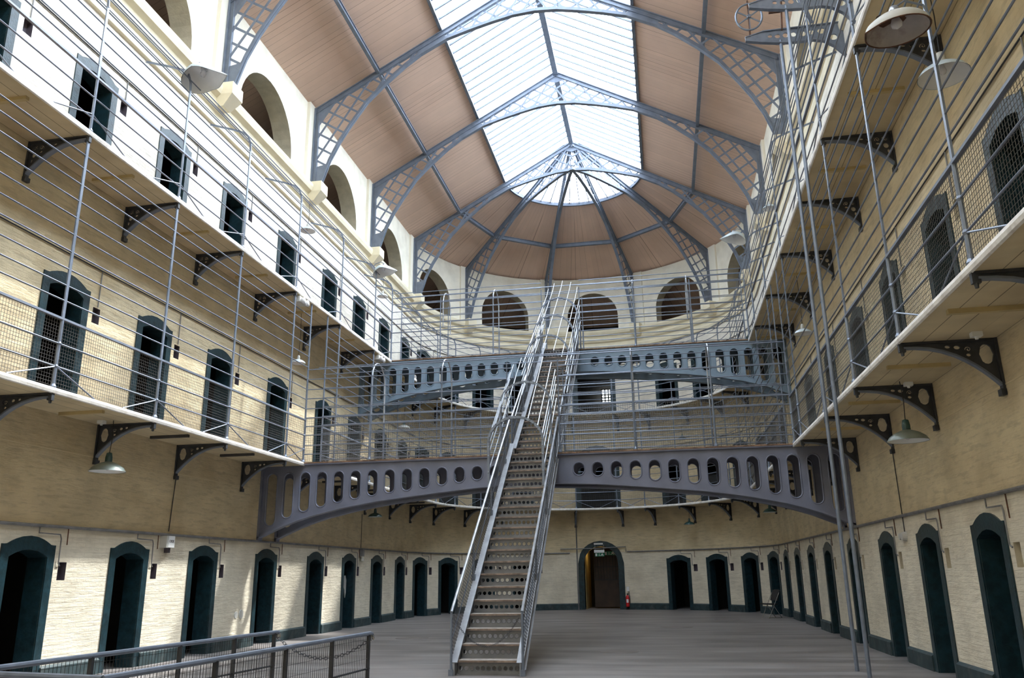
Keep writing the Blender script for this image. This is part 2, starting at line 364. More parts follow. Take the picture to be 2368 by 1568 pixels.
def wall(name, ta, tb, label):
    bp = {ta, tb}
    ops = [o for o in OPEN if o['t1'] > ta and o['t0'] < tb]
    for o in ops: bp |= {x for x in colx(o) if ta <= x <= tb}
    if 'back' in name:
        k = ta
        while k < tb: bp.add(k); k += 0.3
    bp = sorted(bp); cl = [bp[0]]
    for x in bp[1:]:
        if x - cl[-1] > 1e-4: cl.append(x)
    mb = MB()
    for a, b in zip(cl[:-1], cl[1:]):
        m = (a + b) / 2
        hs = sorted([o for o in ops if o['t0'] < m < o['t1']], key=lambda o: o['lo'](m))
        lo = (0.0, 0.0); segs = []
        for o in hs:
            segs.append((lo, (o['lo'](a), o['lo'](b)))); lo = (o['hi'](a), o['hi'](b))
        segs.append((lo, (WTOP, WTOP)))
        for (p, q), (r_, t_) in segs:
            cuts = [c for c in (2.54, 8.95, 12.55) if min(p, q) + .02 < c < max(r_, t_) - .02]
            lv_ = [(p, q)] + [(c, c) for c in cuts] + [(r_, t_)]
            for (p2, q2), (r2, t2) in zip(lv_[:-1], lv_[1:]):
                if r2 - p2 < 1e-4 and t2 - q2 < 1e-4: continue
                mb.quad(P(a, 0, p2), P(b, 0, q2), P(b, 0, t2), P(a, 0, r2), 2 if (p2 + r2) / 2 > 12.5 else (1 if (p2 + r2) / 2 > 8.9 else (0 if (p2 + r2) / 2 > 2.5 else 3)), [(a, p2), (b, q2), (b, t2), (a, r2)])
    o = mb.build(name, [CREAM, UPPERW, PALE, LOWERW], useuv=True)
    return tag(o, label, 'wall', kind='structure')
wall('wall_left', -3, YC, 'sunlit cream brick wall with three storeys of cell doorways')
wall('wall_back', YC, YC + TA, 'curved cream end wall with cell doorways and arched openings')
wall('wall_right', YC + TA, TT + 3, 'shaded yellowish cream brick wall with three storeys of cell doorways')
mb = MB(); mb.quad((-R, -3, 0), (R, -3, 0), (R, -3, WTOP), (-R, -3, WTOP), 0, [(0, 0), (14, 0), (14, 16), (0, 16)])
mb.add([(-R, -3, WTOP), (R, -3, WTOP), (0, -3, 20.3)], [(0, 1, 2)], 0, [(0, 16), (14, 16), (7, 20)])
tag(mb.build('wall_front', [CREAM], useuv=True), 'plain cream wall closing the hall behind the camera', 'wall', kind='structure')
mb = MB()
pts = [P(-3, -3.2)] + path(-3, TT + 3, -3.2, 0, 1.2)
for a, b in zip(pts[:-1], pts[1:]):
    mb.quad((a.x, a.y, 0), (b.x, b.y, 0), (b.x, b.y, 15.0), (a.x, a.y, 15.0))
tag(mb.build('wall_outer', [DARKROOM]), 'outer wall coloured dark for shade, seen through the cell doorways and arches', 'wall', kind='structure')
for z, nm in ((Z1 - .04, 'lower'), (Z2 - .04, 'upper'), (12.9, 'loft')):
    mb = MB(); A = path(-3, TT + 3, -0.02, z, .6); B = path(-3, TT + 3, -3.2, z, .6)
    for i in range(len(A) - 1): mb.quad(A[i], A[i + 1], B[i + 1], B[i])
    tag(mb.build('floor_cells', [DARKROOM]), 'shade-coloured floor of the %s row of cells behind the wall' % nm, 'floor', kind='structure')
mb = MB(); mb.quad((-10.6, -3, 0), (10.6, -3, 0), (10.6, 43, 0), (-10.6, 43, 0))
tag(mb.build('floor', [FLOORM]), 'worn grey brown boarded hall floor', 'floor', kind='structure')
# cell partitions keep neighbouring cells apart
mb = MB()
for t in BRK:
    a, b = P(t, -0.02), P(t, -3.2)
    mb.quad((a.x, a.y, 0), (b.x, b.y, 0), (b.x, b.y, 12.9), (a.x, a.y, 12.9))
tag(mb.build('wall_cells', [DARKROOM]), 'shade-coloured partition walls between the cells', 'wall', kind='structure')

# ------------------------------------------------------------------ door surrounds, niches, arch reveals
nd = 0
def ordn(i): return ORD[i] if i < len(ORD) else str(i + 1)
def where_door(i, lv):
    n = len(half)
    if i < n: return '%s from the camera end, %s, sunlit side' % (ORD[i], FLN[lv])
    if i == n: return 'wide central doorway'
    return '%s from the camera end, %s, shaded side' % (ORD[2 * n - i], FLN[lv])
def strip_reveal(mb, o, depth, mi=0):
    xs = colx(o)
    loop = [(xs[0], o['lo'](xs[0]))] + [(x, o['hi'](x)) for x in xs] + [(xs[-1], o['lo'](xs[-1]))]
    for (a, p), (b, q) in zip(loop[:-1], loop[1:]):
        mb.quad(P(a, 0, p), P(b, 0, q), P(b, -depth, q), P(a, -depth, p), mi)
    if o['kind'] != 'door':
        a, b = xs[0], xs[-1]
        mb.quad(P(a, 0, o['lo'](a)), P(b, 0, o['lo'](b)), P(b, -depth, o['lo'](b)), P(a, -depth, o['lo'](a)), mi)
for i, t in enumerate(DOORS):
    for lv in range(3):
        o = [q for q in OPEN if q['kind'] == 'door' and q['t'] == t and q['lv'] == lv][0]
        nd += 1; z0 = LV[lv]; c = o['c']
        if c: lab = ['wide round-arched dark doorway in the curved end wall on the ground floor', 'wide arched doorway in the curved end wall off the lower gallery', 'wide square doorway with a barred window on the upper gallery'][lv]
        else: lab = 'dark green cell doorway, ' + where_door(i, lv)
        d = thing('door_%d' % nd, P(t, 0, z0), lab, 'doorway', 'cell doorways' if not c else None, 'structure')
        mb = MB(); strip_reveal(mb, o, 0.36 if not c else .42); mb.build('door_reveal', GREEN if not (c and lv == 0) else YELLOW, d)
        # painted surround with shouldered arched head
        W = 0.6 if not c else 1.07
        hs = o['hs'] if not c else 2.05
        rise = 0.13 if not c else 0
        def otop(x, W=W, hs=hs, z0=z0, c=c, lv=lv, t=t):
            q = abs(x - t) / W
            if c and lv < 2: return z0 + 2.05 + 1.02 * math.sqrt(max(0, 1 - q * q))
            if c: return z0 + 2.6
            return z0 + hs + (0.0 if q > .82 else 0.14 * (1 - (q / .82) ** 2))
        ins = colx(o); outs = [t - W, t - W * .9, t - W * .8] + ins + [t + W * .8, t + W * .9, t + W]
        outs = sorted(set(round(x, 5) for x in outs))
        mb = MB(); dd, nn = frame(t)
        Fp = lambda x, z, y: P(x, 0.012 + y, z)
        mb.plate(Fp, outs, lambda x, z0=z0: z0, otop, [(o['t0'], o['t1'], lambda x, z0=z0: z0, o['hi'])], 0.022)
        mb.build('door_surround', GREEN, d)
for o in OPEN:
    if o['kind'] == 'niche':
        mb = MB(); strip_reveal(mb, o, 0.12); a, b = o['t0'], o['t1']; z = o['z']
        n = thing('wall_niche', P(o['t'], 0, z), '', 'niche', 'small square niches beside the cell doorways')
        i = min(range(len(DOORS)), key=lambda k: abs(DOORS[k] + .84 - o['t']))
        n['label'] = 'square niche beside cell doorway ' + where_door(i, o['lv'])
        pm_ = REVEAL if o['t'] > YC + TA else PANEL; mb.build('niche_sides', pm_, n)
        m2 = MB(); m2.quad(P(a, -.12, z), P(b, -.12, z), P(b, -.12, z + .3), P(a, -.12, z + .3)); m2.build('back_panel', pm_, n)
na = 0
for o in OPEN:
    if o['kind'] == 'arch':
        mb = MB(); strip_reveal(mb, o, 0.55); na += 1
        tag(mb.build('window_%d' % (30 + na), REVEAL), 'round-headed arched opening under the roof, %s along the walls from the sunlit end' % ordn(na - 1), 'arched opening', 'clerestory arches', 'structure')

# ------------------------------------------------------------------ trims: skirting, ledge, cornice, pilasters
def sweep(prof, t0, t1, step=0.4):
    """prof: list of (off, z) ring (closed)"""
    mb = MB(); pl = [path(t0, t1, o, z, step) for o, z in prof]; n = len(prof); m = len(pl[0])
    for k in range(n):
        for i in range(m - 1): mb.quad(pl[k][i], pl[k][i + 1], pl[(k + 1) % n][i + 1], pl[(k + 1) % n][i])
    return mb
edges = sorted([-3, TT + 3])
segs = []; cur = -3.0
for t in DOORS:
    w = 1.07 if abs(t - TT / 2) < .1 else 0.6
    segs.append((cur, t - w)); cur = t + w
segs.append((cur, TT + 3))
for nm, cond, lab in (('left', lambda a: a < YC - 1, 'dark green painted skirting along the sunlit wall'), ('back', lambda a: YC - 1 <= a <= YC + TA - 1, 'dark green painted skirting round the curved end wall'),
                 ('right', lambda a: a > YC + TA - 1, 'dark green painted skirting along the shaded wall')):
    mb = MB()
    for a, b in segs:
        if cond(a):
            s2 = sweep([(0.0, 0), (0.05, 0), (0.05, .24), (0.0, .28)], a, b); mb.add(s2.v, s2.f)
            for x in (a, b): mb.quad(P(x, 0, 0), P(x, .05, 0), P(x, .05, .24), P(x, 0, .28))
    tag(mb.build('baseboard_' + nm, SKIRT), lab, 'skirting', kind='structure')
tag(sweep([(0, 3.815), (.007, 3.818), (.007, 3.832), (0, 3.834)], -3, TT + 3).build('trim_1', CREAM), 'thin stepped ledge line below the lower gallery', 'ledge', kind='structure')
tag(sweep([(0, 12.35), (.07, 12.37), (.09, 12.5), (.05, 12.58), (.05, 12.68), (.13, 12.74), (.17, 12.86), (.12, 12.93), (.14, 13.0), (.26, 13.08), (.30, 13.2), (.30, 13.30), (0, 13.34)], -3, TT + 3, .3).build('trim_2', STONE), 'moulded cream cornice running under the clerestory arches', 'cornice', kind='structure')
TRT = [TRUSS0 - 5.4 * k for k in range(4, -1, -1)] + [YC + .1 + A36 * k for k in (1, 2, 3, 4)] + [TT - (TRUSS0 - 5.4 * k) for k in range(5)]
for i, t in enumerate(TRT):
    mb = MB(); dd, nn = frame(t)
    mb.obox(P(t - .0, .05, 14.75), dd, nn, (0, 0, 1), .36, .05, 1.41)
    tag(mb.build('trim_%d' % (10 + i), PALE), 'pale flat pilaster behind a roof truss foot, %s along the walls' % ORD[i], 'pilaster', 'pilasters', 'structure')
    mb = MB()
    mb.obox(P(t, .28, 13.24), dd, nn, (0, 0, 1), .25, .28, .16)
    c8 = [P(t, o_, z_) + dd * (w_ * q_) for z_, o_, w_ in ((13.08, .56, .25), (12.80, .30, .17)) for q_ in (-1, 1)] + [P(t, 0, z_) + dd * (w_ * q_) for z_, w_ in ((13.08, .25), (12.80, .17)) for q_ in (-1, 1)]
    mb.add(c8, [(0, 1, 3, 2), (0, 2, 6, 4), (1, 5, 7, 3), (2, 3, 7, 6), (0, 4, 5, 1)])
    tag(mb.build('corbel', STONE), 'cream stepped stone corbel under a roof truss, %s along the walls' % ORD[i], 'corbel', 'stone corbels')

# ------------------------------------------------------------------ roof
XE, ZE, XS, ZS, ZR = 7.205, 16.21, 3.04, 18.516, 20.23
SL = (ZS - ZE) / (XE - XS)
def zr(u): return ZS - (abs(u) - XS) * SL if abs(u) > XS else ZR - abs(u) * (ZR - ZS) / XS
BAYS = [(-3, 5.47)] + [(TRUSS0 - 5.4 * (k + 1), TRUSS0 - 5.4 * k) for k in range(4, -1, -1)]
for sgn, nm in ((-1, 'sunlit'), (1, 'shaded')):
    mb = MB()
    y0, y1 = -3.0, TRUSS0
    u1, u2 = XS, 10.6
    a, b, c, d = [(sgn * u, y, zr(u)) for u, y in ((u1, y0), (u1, y1), (u2, y1), (u2, y0))]
    up = Vector((0, 0, .1))
    mb.quad(a, b, c, d, 0, [(y0, 0), (y1, 0), (y1, 8), (y0, 8)])
    mb.quad(Vector(a) + up, Vector(b) + up, Vector(c) + up, Vector(d) + up); mb.quad(a, b, Vector(b) + up, Vector(a) + up)
    tag(mb.build('ceiling', BOARDS, useuv=True), 'pinkish brown boarded roof slope above the %s wall' % nm, 'boarded ceiling', kind='structure')
mb = MB(); nA = 60
for k in range(nA):
    a0, a1 = pi * k / nA, pi * (k + 1) / nA
    f = lambda r, a, dz=0: (-r * cos(a), TRUSS0 + r * sin(a), zr(r) + dz)
    mb.quad(f(XS, a0), f(XS, a1), f(10.8, a1), f(10.8, a0), 0, [(a0 * 5, 0), (a1 * 5, 0), (a1 * 5, 8), (a0 * 5, 8)])
    mb.quad(f(XS, a0, .1), f(XS, a1, .1), f(10.8, a1, .1), f(10.8, a0, .1)); mb.quad(f(XS, a0), f(XS, a1), f(XS, a1, .1), f(XS, a0, .1))
tag(mb.build('ceiling_apse', BOARDS, useuv=True), 'pinkish brown boarded half cone over the curved end', 'boarded ceiling', kind='structure')
# skylights
wn = 0
for bi, (y0, y1) in enumerate(BAYS):
    for sgn, nm in ((-1, 'sunlit'), (1, 'shaded')):
        wn += 1
        w = thing('window_%d' % wn, (sgn * 1.5, (y0 + y1) / 2, 19.4), 'glazed roof light on the %s side, %s bay from the camera end' % (nm, ORD[bi]), 'skylight', 'skylights', 'structure')
        mb = MB(); mb.quad((sgn * XS, y0, ZS + .06), (sgn * XS, y1, ZS + .06), (0, y1, ZR + .06), (0, y0, ZR + .06)); mb.build('pane', GLASS, w)
        n = max(1, round((y1 - y0) / 0.45)); pr = None
        for k in range(1, n):
            y = y0 + (y1 - y0) * k / n
            mb = MB(); mb.beam((sgn * XS, y, ZS), (sgn * .05, y, ZR - .02), .042, .06); mb.build('glazing_bar', TRUSS, w)
        mb = MB(); mb.beam((sgn * XS, y0, ZS - .02), (sgn * XS, y1, ZS - .02), .1, .16); mb.build('edge_beam', TRUSS, w)
wn += 1
w = thing('window_%d' % wn, (0, TRUSS0 + 1.5, 19.4), 'fan-shaped glazed half cone over the curved end', 'skylight', None, 'structure')
mb = MB(); mf = MB(); mo = MB()
for k in range(nA):
    a0, a1 = pi * k / nA, pi * (k + 1) / nA
    f = lambda r, a, z: (-r * cos(a), TRUSS0 + r * sin(a), z)
    mb.add([f(XS, a0, ZS + .06), f(XS, a1, ZS + .06), (0, TRUSS0, ZR + .06)], [(0, 1, 2)])
    mf.beam(f(XS, a0, ZS - .02), f(XS, a1, ZS - .02), .09, .14)
    if k % 2 == 0: mo.beam(f(XS - .12, a0, ZS + .0), f(XS - .12, a1, ZS + .16), .02, .02)
    else: mo.beam(f(XS - .12, a0, ZS + .16), f(XS - .12, a1, ZS + .0), .02, .02)
    mo.beam(f(XS - .12, a0, ZS + .17), f(XS - .12, a1, ZS + .17), .02, .02)
mb.build('pane', GLASS, w); mf.build('edge_beam', TRUSS, w); mo.build('pierced_valance', STEEL, w)
for k in range(1, 20):
    if k % 4 == 0: continue
    a = pi * k / 20; mb = MB(); mb.beam(f(XS, a, ZS), f(.35, a, ZR - .18), .034, .05); mb.build('glazing_bar', TRUSS, w)
for bi, (y0, y1) in enumerate(BAYS):
    if y1 < 10: continue
    mb = MB()
    for s in (-1, 1):
        mb.beam((s * .07, y0, ZR - .17), (s * .07, y1, ZR - .17), .05, .16)
    mb.box(-.10, .10, y0, y1, ZR - .28, ZR - .25)
    tag(mb.build('ridge_beam', TRUSS), 'dark riveted ridge beam under the glass, %s bay from the camera end' % ORD[bi], 'ridge beam', 'ridge beams')
mb = MB(); mb.lathe([(.05, -.35), (.36, -.22), (.42, -.12), (.10, -.02), (.1, .1)], (0, TRUSS0 + .35, ZR - .05), 18)
for k in range(12):
    a = 2 * pi * k / 12; mb.beam((0, TRUSS0 + .35, ZR - .25), (.42 * cos(a), TRUSS0 + .35 + .42 * sin(a), ZR - .17), .02, .06)
tag(mb.build('ridge_hub', TRUSS), 'round grey hub where the fan glazing bars meet the ridge', 'hub')
# trusses
ARCH = [(6.86, 13.38), (6.6, 14.18), (6.3, 14.8), (5.95, 15.37), (5.45, 16.1), (4.9, 16.66), (4.22, 17.26), (3.7, 17.64), (2.85, 18.09), (2.1, 18.32), (1.4, 18.5), (.7, 18.65), (0, 18.7)]
def za(u):
    u = abs(u)
    for (a, p), (b, q) in zip(ARCH[:-1], ARCH[1:]):
        if b <= u <= a: return q + (p - q) * (u - b) / (a - b)
    return 13.38
def inside(u, z):
    return 0 <= u <= 7.13 and za(u) if u <= 6.86 else 13.38
def clipline(px, pz, dx, dz):
    """clip an infinite lattice line to the web of the half truss, returns list of segments"""
    res = []; st = None; prev = None
    for k in range(-400, 401):
        s_ = k * .02; u, z = px + dx * s_, pz + dz * s_
        ok = 0.0 <= u <= 7.14 and z < zr(u) - .12 and z > (za(u) if u <= 6.86 else 13.9) + .03 and z > 13.9 and not (2.95 < u < 3.75)
        if ok and st is None: st = (u, z)
        if not ok and st is not None: res.append((st, prev)); st = None
        prev = (u, z)
    if st: res.append((st, prev))
    return [r for r in res if math.hypot(r[0][0] - r[1][0], r[0][1] - r[1][1]) > .12]
LAT = []
for (dx, dz) in ((.845, -.535), (.535, .845)):
    nx, nz = -dz, dx
    if dx > .8: nx, nz = .535, .845
    else: nx, nz = .845, -.535
    for k in range(-16, 30):
        px, pz = 7.1 + nx * .405 * k, 15.72 + nz * .405 * k
        # half truss with u positive towards the wall: mirror directions
        LAT += [(a, b, .009 if dx > .8 else -.009) for a, b in clipline(7.1 - nx * .405 * k, 15.72 + nz * .405 * k, -dx, dz)]
def half_truss(parent, G, withridge=True):
    """G(u, z, y) -> point ; u from ridge to wall"""
    def seg(mb, a, b, w, h): mb.beam(G(*a, 0), G(*b, 0), w, h, G(0, 1, 0) - G(0, 0, 0))
    yv = (G(0, 0, 1) - G(0, 0, 0))
    mb = MB()
    seg(mb, (7.2, 16.06), (.0, ZR - .14), .12, .03); seg(mb, (7.2, 15.98), (.0, ZR - .24), .03, .14); seg(mb, (7.18, 15.9), (0.0, ZR - .31), .1, .02)
    mb.build('rafter', TRUSS, parent)
    mb = MB()
    for (a, b) in zip(ARCH[:-1], ARCH[1:]):
        seg(mb, a, b, .14, .03); seg(mb, (a[0], a[1] + .07), (b[0], b[1] + .07), .03, .13)
    mb.build('arch_rib', TRUSS, parent)
    mb = MB(); seg(mb, (7.17, 13.36), (7.17, 16.1), .14, .04); seg(mb, (7.10, 13.36), (7.10, 16.0), .03, .12); seg(mb, (7.04, 13.36), (7.04, 15.95), .09, .02)
    mb.build('wall_post', TRUSS, parent)
    mb = MB()
    for (a, b, yo) in LAT: mb.beam(G(*a, yo), G(*b, yo), .062, .016, yv)
    mb.build('lattice', TRUSS, parent)
    mb = MB()
    def poly(pts, th=.02):
        n = len(pts); A = [G(u, z, -th / 2) for u, z in pts]; B = [G(u, z, th / 2) for u, z in pts]
        mb.add(A + B, [tuple(range(n)), tuple(range(2 * n - 1, n - 1, -1))] + [(i, (i + 1) % n, n + (i + 1) % n, n + i) for i in range(n)])
    poly([(2.9, za(2.9)), (2.9, zr(2.9) - .2), (3.35, zr(3.35) - .2), (3.8, zr(3.8) - .2), (3.8, za(3.8)), (3.35, za(3.35))])
    poly([(7.14, 15.95), (6.45, 16.35), (7.14, 15.3)])
    poly([(7.14, 13.38), (7.14, 14.0), (6.62, 14.1), (6.86, 13.38)])
    if withridge: poly([(0, ZR - .2), (.45, zr(.45) - .22), (0, ZR - .6)])
    mb.build('gusset_plate', TRUSS, parent)
    mb = MB()
    for k in range(26):
        u = .3 + 6.6 * k / 25; c = G(u, zr(u) - .27, .02); mb.obox(c, yv, G(1, 0, 0) - G(0, 0, 0), (0, 0, 1), .008, .014, .014)
    for z in [13.6 + .3 * k for k in range(8)]: mb.obox(G(7.1, z, .02), yv, G(1, 0, 0) - G(0, 0, 0), (0, 0, 1), .01, .016, .016)
    mb.build('rivets', TRUSS, parent)
for k in range(3, -1, -1):
    y = TRUSS0 - 5.4 * k
    t = thing('roof_truss', (0, y, 13.4), 'grey lattice arched roof truss, %s counted back from the curved end' % ORD[k] if k else 'grey lattice arched roof truss at the start of the curved end', 'roof truss', 'roof trusses')
    for s in (-1, 1): half_truss(t, lambda u, z, yy, s=s, y=y: Vector((s * u, y + yy, z)))
for k in (1, 2, 3, 4):
    a = pi * k / 5; c = Vector((0, TRUSS0 - .1, 0))
    t = thing('apse_rib', (0, TRUSS0, 13.4), 'grey lattice half rib over the curved end, %s from the sunlit side' % ORD[k - 1], 'roof rib', 'half ribs of the curved end')
    e = Vector((-cos(a), sin(a), 0)); pe = Vector((sin(a), cos(a), 0))
    half_truss(t, lambda u, z, yy, e=e, pe=pe, c=c: c + e * u + pe * yy + Vector((0, 0, z)), False)
UP, ZPU = 5.1, 17.2
for bi, (y0, y1) in enumerate(BAYS):
    if y1 < 8: continue
    for s, nm in ((-1, 'sunlit'), (1, 'shaded')):
        mb = MB(); mb.beam((s * UP, y0, ZPU), (s * UP, y1, ZPU), .05, .14); mb.beam((s * UP, y0, ZPU - .07), (s * UP, y1, ZPU - .07), .11, .025); mb.beam((s * UP, y0, ZPU + .07), (s * UP, y1, ZPU + .07), .11, .025)
        tag(mb.build('roof_purlin', TRUSS), 'straight grey purlin under the boards on the %s side, %s bay from the camera end' % (nm, ORD[bi]), 'purlin', 'purlins')
for k in range(5):
    a0, a1 = pi * k / 5, pi * (k + 1) / 5; f = lambda a: (-UP * cos(a), TRUSS0 + UP * sin(a), ZPU)
    mb = MB(); mb.beam(f(a0), f(a1), .05, .16); p, q = Vector(f(a0)), Vector(f(a1)); dz = Vector((0, 0, .08))
    mb.beam(p - dz, q - dz, .14, .025); mb.beam(p + dz, q + dz, .12, .025)
    tag(mb.build('roof_purlin', TRUSS), 'angled grey purlin between the ribs of the curved end, %s from the sunlit side' % ORD[k], 'purlin', 'purlins')

# ------------------------------------------------------------------ galleries
for lv, z in ((1, Z1), (2, Z2)):
    g = thing('gallery_walkway', (0, 20, z), 'horseshoe %s gallery walkway with a chipped white edge' % ('lower', 'upper')[lv - 1], 'gallery', None, 'structure')
    mb = MB(); A = path(-3, TT + 3, 0, z - .07, .4); B = path(-3, TT + 3, DGAL, z - .07, .4); A2 = path(-3, TT + 3, 0, z, .4); B2 = path(-3, TT + 3, DGAL, z, .4)
    tl = 0.0
    for i in range(len(A) - 1):
        dl = (A[i + 1] - A[i]).length
        mb.quad(A[i], A[i + 1], B[i + 1], B[i], 0, [(tl, 0), (tl + dl, 0), (tl + dl, 1.16), (tl, 1.16)]); mb.quad(A2[i], A2[i + 1], B2[i + 1], B2[i], 1); tl += dl
    mb.build('deck', [SOFFIT, DECK], g, useuv=True)
    sweep([(DGAL - .01, z - .085), (DGAL + .018, z - .075), (DGAL + .028, z - .035), (DGAL + .018, z + .008), (DGAL - .01, z + .012)], -3, TT + 3, .3).build('edge_nosing', LIP, g)
# brackets: built once at the origin (x = into the hall, z = 0 at soffit)
def make_bracket(lv):
    r = thing('gallery_bracket', (0, 0, 0), 'x', 'bracket', 'cast iron gallery brackets')
    Lb, D = 1.10, .66
    def curve(x): # underside, from tip (x=L) to wall
        q = max(0, 1 - (x / Lb)); return -.07 - (D - .1) * q ** 2.4
    F = lambda x, z, y: Vector((x, y, z))
    cols = [.0, .05, .08, .11, .14, .17, .2, .23, .26, .3, .34, .38, .42, .46, .5, .54, .58, .62, .68, .76, .86, .98, 1.1]
    el = lambda cx, cz, rx, rz: (cx - rx, cx + rx, lambda x: cz - rz * math.sqrt(max(0, 1 - ((x - cx) / rx) ** 2)), lambda x: cz + rz * math.sqrt(max(0, 1 - ((x - cx) / rx) ** 2)))
    if lv == 1: holes = [el(.14, -.2, .085, .13), el(.34, -.115, .05, .04), el(.345, -.2, .03, .02), el(.47, -.095, .04, .025), el(.58, -.082, .035, .02)]
    else: holes = [el(.12, -.12, .055, .05), el(.115, -.25, .045, .05), el(.25, -.115, .055, .045), el(.24, -.2, .035, .022), el(.38, -.1, .045, .03), el(.50, -.085, .04, .02), el(.08, -.36, .025, .04)]
    cols = sorted(set(cols + [h[0] + (h[1] - h[0]) * k / 6 for h in holes for k in range(7)]))
    mb = MB(); mb.plate(F, cols, lambda x: min(curve(x), -.045), lambda x: 0.0, holes, .03); mb.build('scroll_plate', IRON, r)
    mb = MB()
    for (cx, cz, r0) in (((.34, -.125, .05), (.25, -.22, .035)) if lv == 1 else ((.24, -.12, .055), (.115, -.13, .05), (.37, -.1, .035))):
        mb.tube([Vector((cx + r0 * (1 - k / 22) * cos(k * .55), 0, cz + r0 * (1 - k / 22) * sin(k * .55))) for k in range(20)], .010, 5)
    mb.build('scrollwork', IRON, r)
    mb = MB(); mb.box(0, Lb + .02, -.04, .04, -.03, 0); mb.build('top_flange', IRON, r)
    mb = MB(); pts = [Vector((x, 0, curve(x))) for x in (1.1, .95, .8, .65, .5, .38, .28, .2, .13, .07, .03, .0)]
    for a, b in zip(pts[:-1], pts[1:]): mb.beam(a, b, .085, .02, (0, 1, 0)) if False else mb.obox((a + b) / 2, (0, 1, 0), (b - a).normalized(), Vector((0, 1, 0)).cross((b - a).normalized()), .045, (b - a).length / 2 + .004, .012)
    mb.build('curved_flange', TRUSS, r)
    mb = MB(); mb.box(0, .03, -.05, .05, -.72, 0); mb.box(0, .06, -.06, .06, -.74, -.66); mb.build('wall_plate', IRON, r)
    mb = MB(); mb.box(Lb - .02, Lb + .06, -.03, .03, -.12, .0); mb.lathe([(.0, -.17), (.02, -.165), (.025, -.12)], (Lb + .02, 0, 0), 8); mb.build('tip_clamp', IRON, r)
    return r
n2 = len(bh)
def where_b(i):
    if i < 10: return '%s from camera end, sunlit wall' % ORD[i]
    j = 2 * n2 - 1 - i
    if j < 10: return '%s from camera end, shaded wall' % ORD[j]
    return '%s round the curved end' % ORD[i - 10]
for lv, z in ((1, Z1), (2, Z2)):
    proto = make_bracket(lv); first = True
    for i, t in enumerate(BRK):
        M = FM(t, 0.005, z - .07); lab = 'iron bracket under the %s gallery, %s' % (('lower', 'upper')[lv - 1], where_b(i))
        if first: proto.matrix_world = M; proto['label'] = lab; first = False
        else: dup(proto, M, lab)
# timber joists fixed across the soffit between the brackets
for lv, z in ((1, Z1), (2, Z2)):
    for i, (a, b) in enumerate(zip(BRK[:-1], BRK[1:])):
        t = (a + b) / 2 + .08
        if not (7 < t < YC or YC + TA < t < TT - 7): continue
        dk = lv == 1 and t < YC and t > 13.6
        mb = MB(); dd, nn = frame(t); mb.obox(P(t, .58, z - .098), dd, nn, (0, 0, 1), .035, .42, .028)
        tag(mb.build('soffit_joist', JOISTD if dk else JOIST), '%s joist under the %s gallery past the bracket %s' % ('dark grey' if dk else 'mustard', ('lower', 'upper')[lv - 1], where_b(i)), 'joist', 'soffit joists')

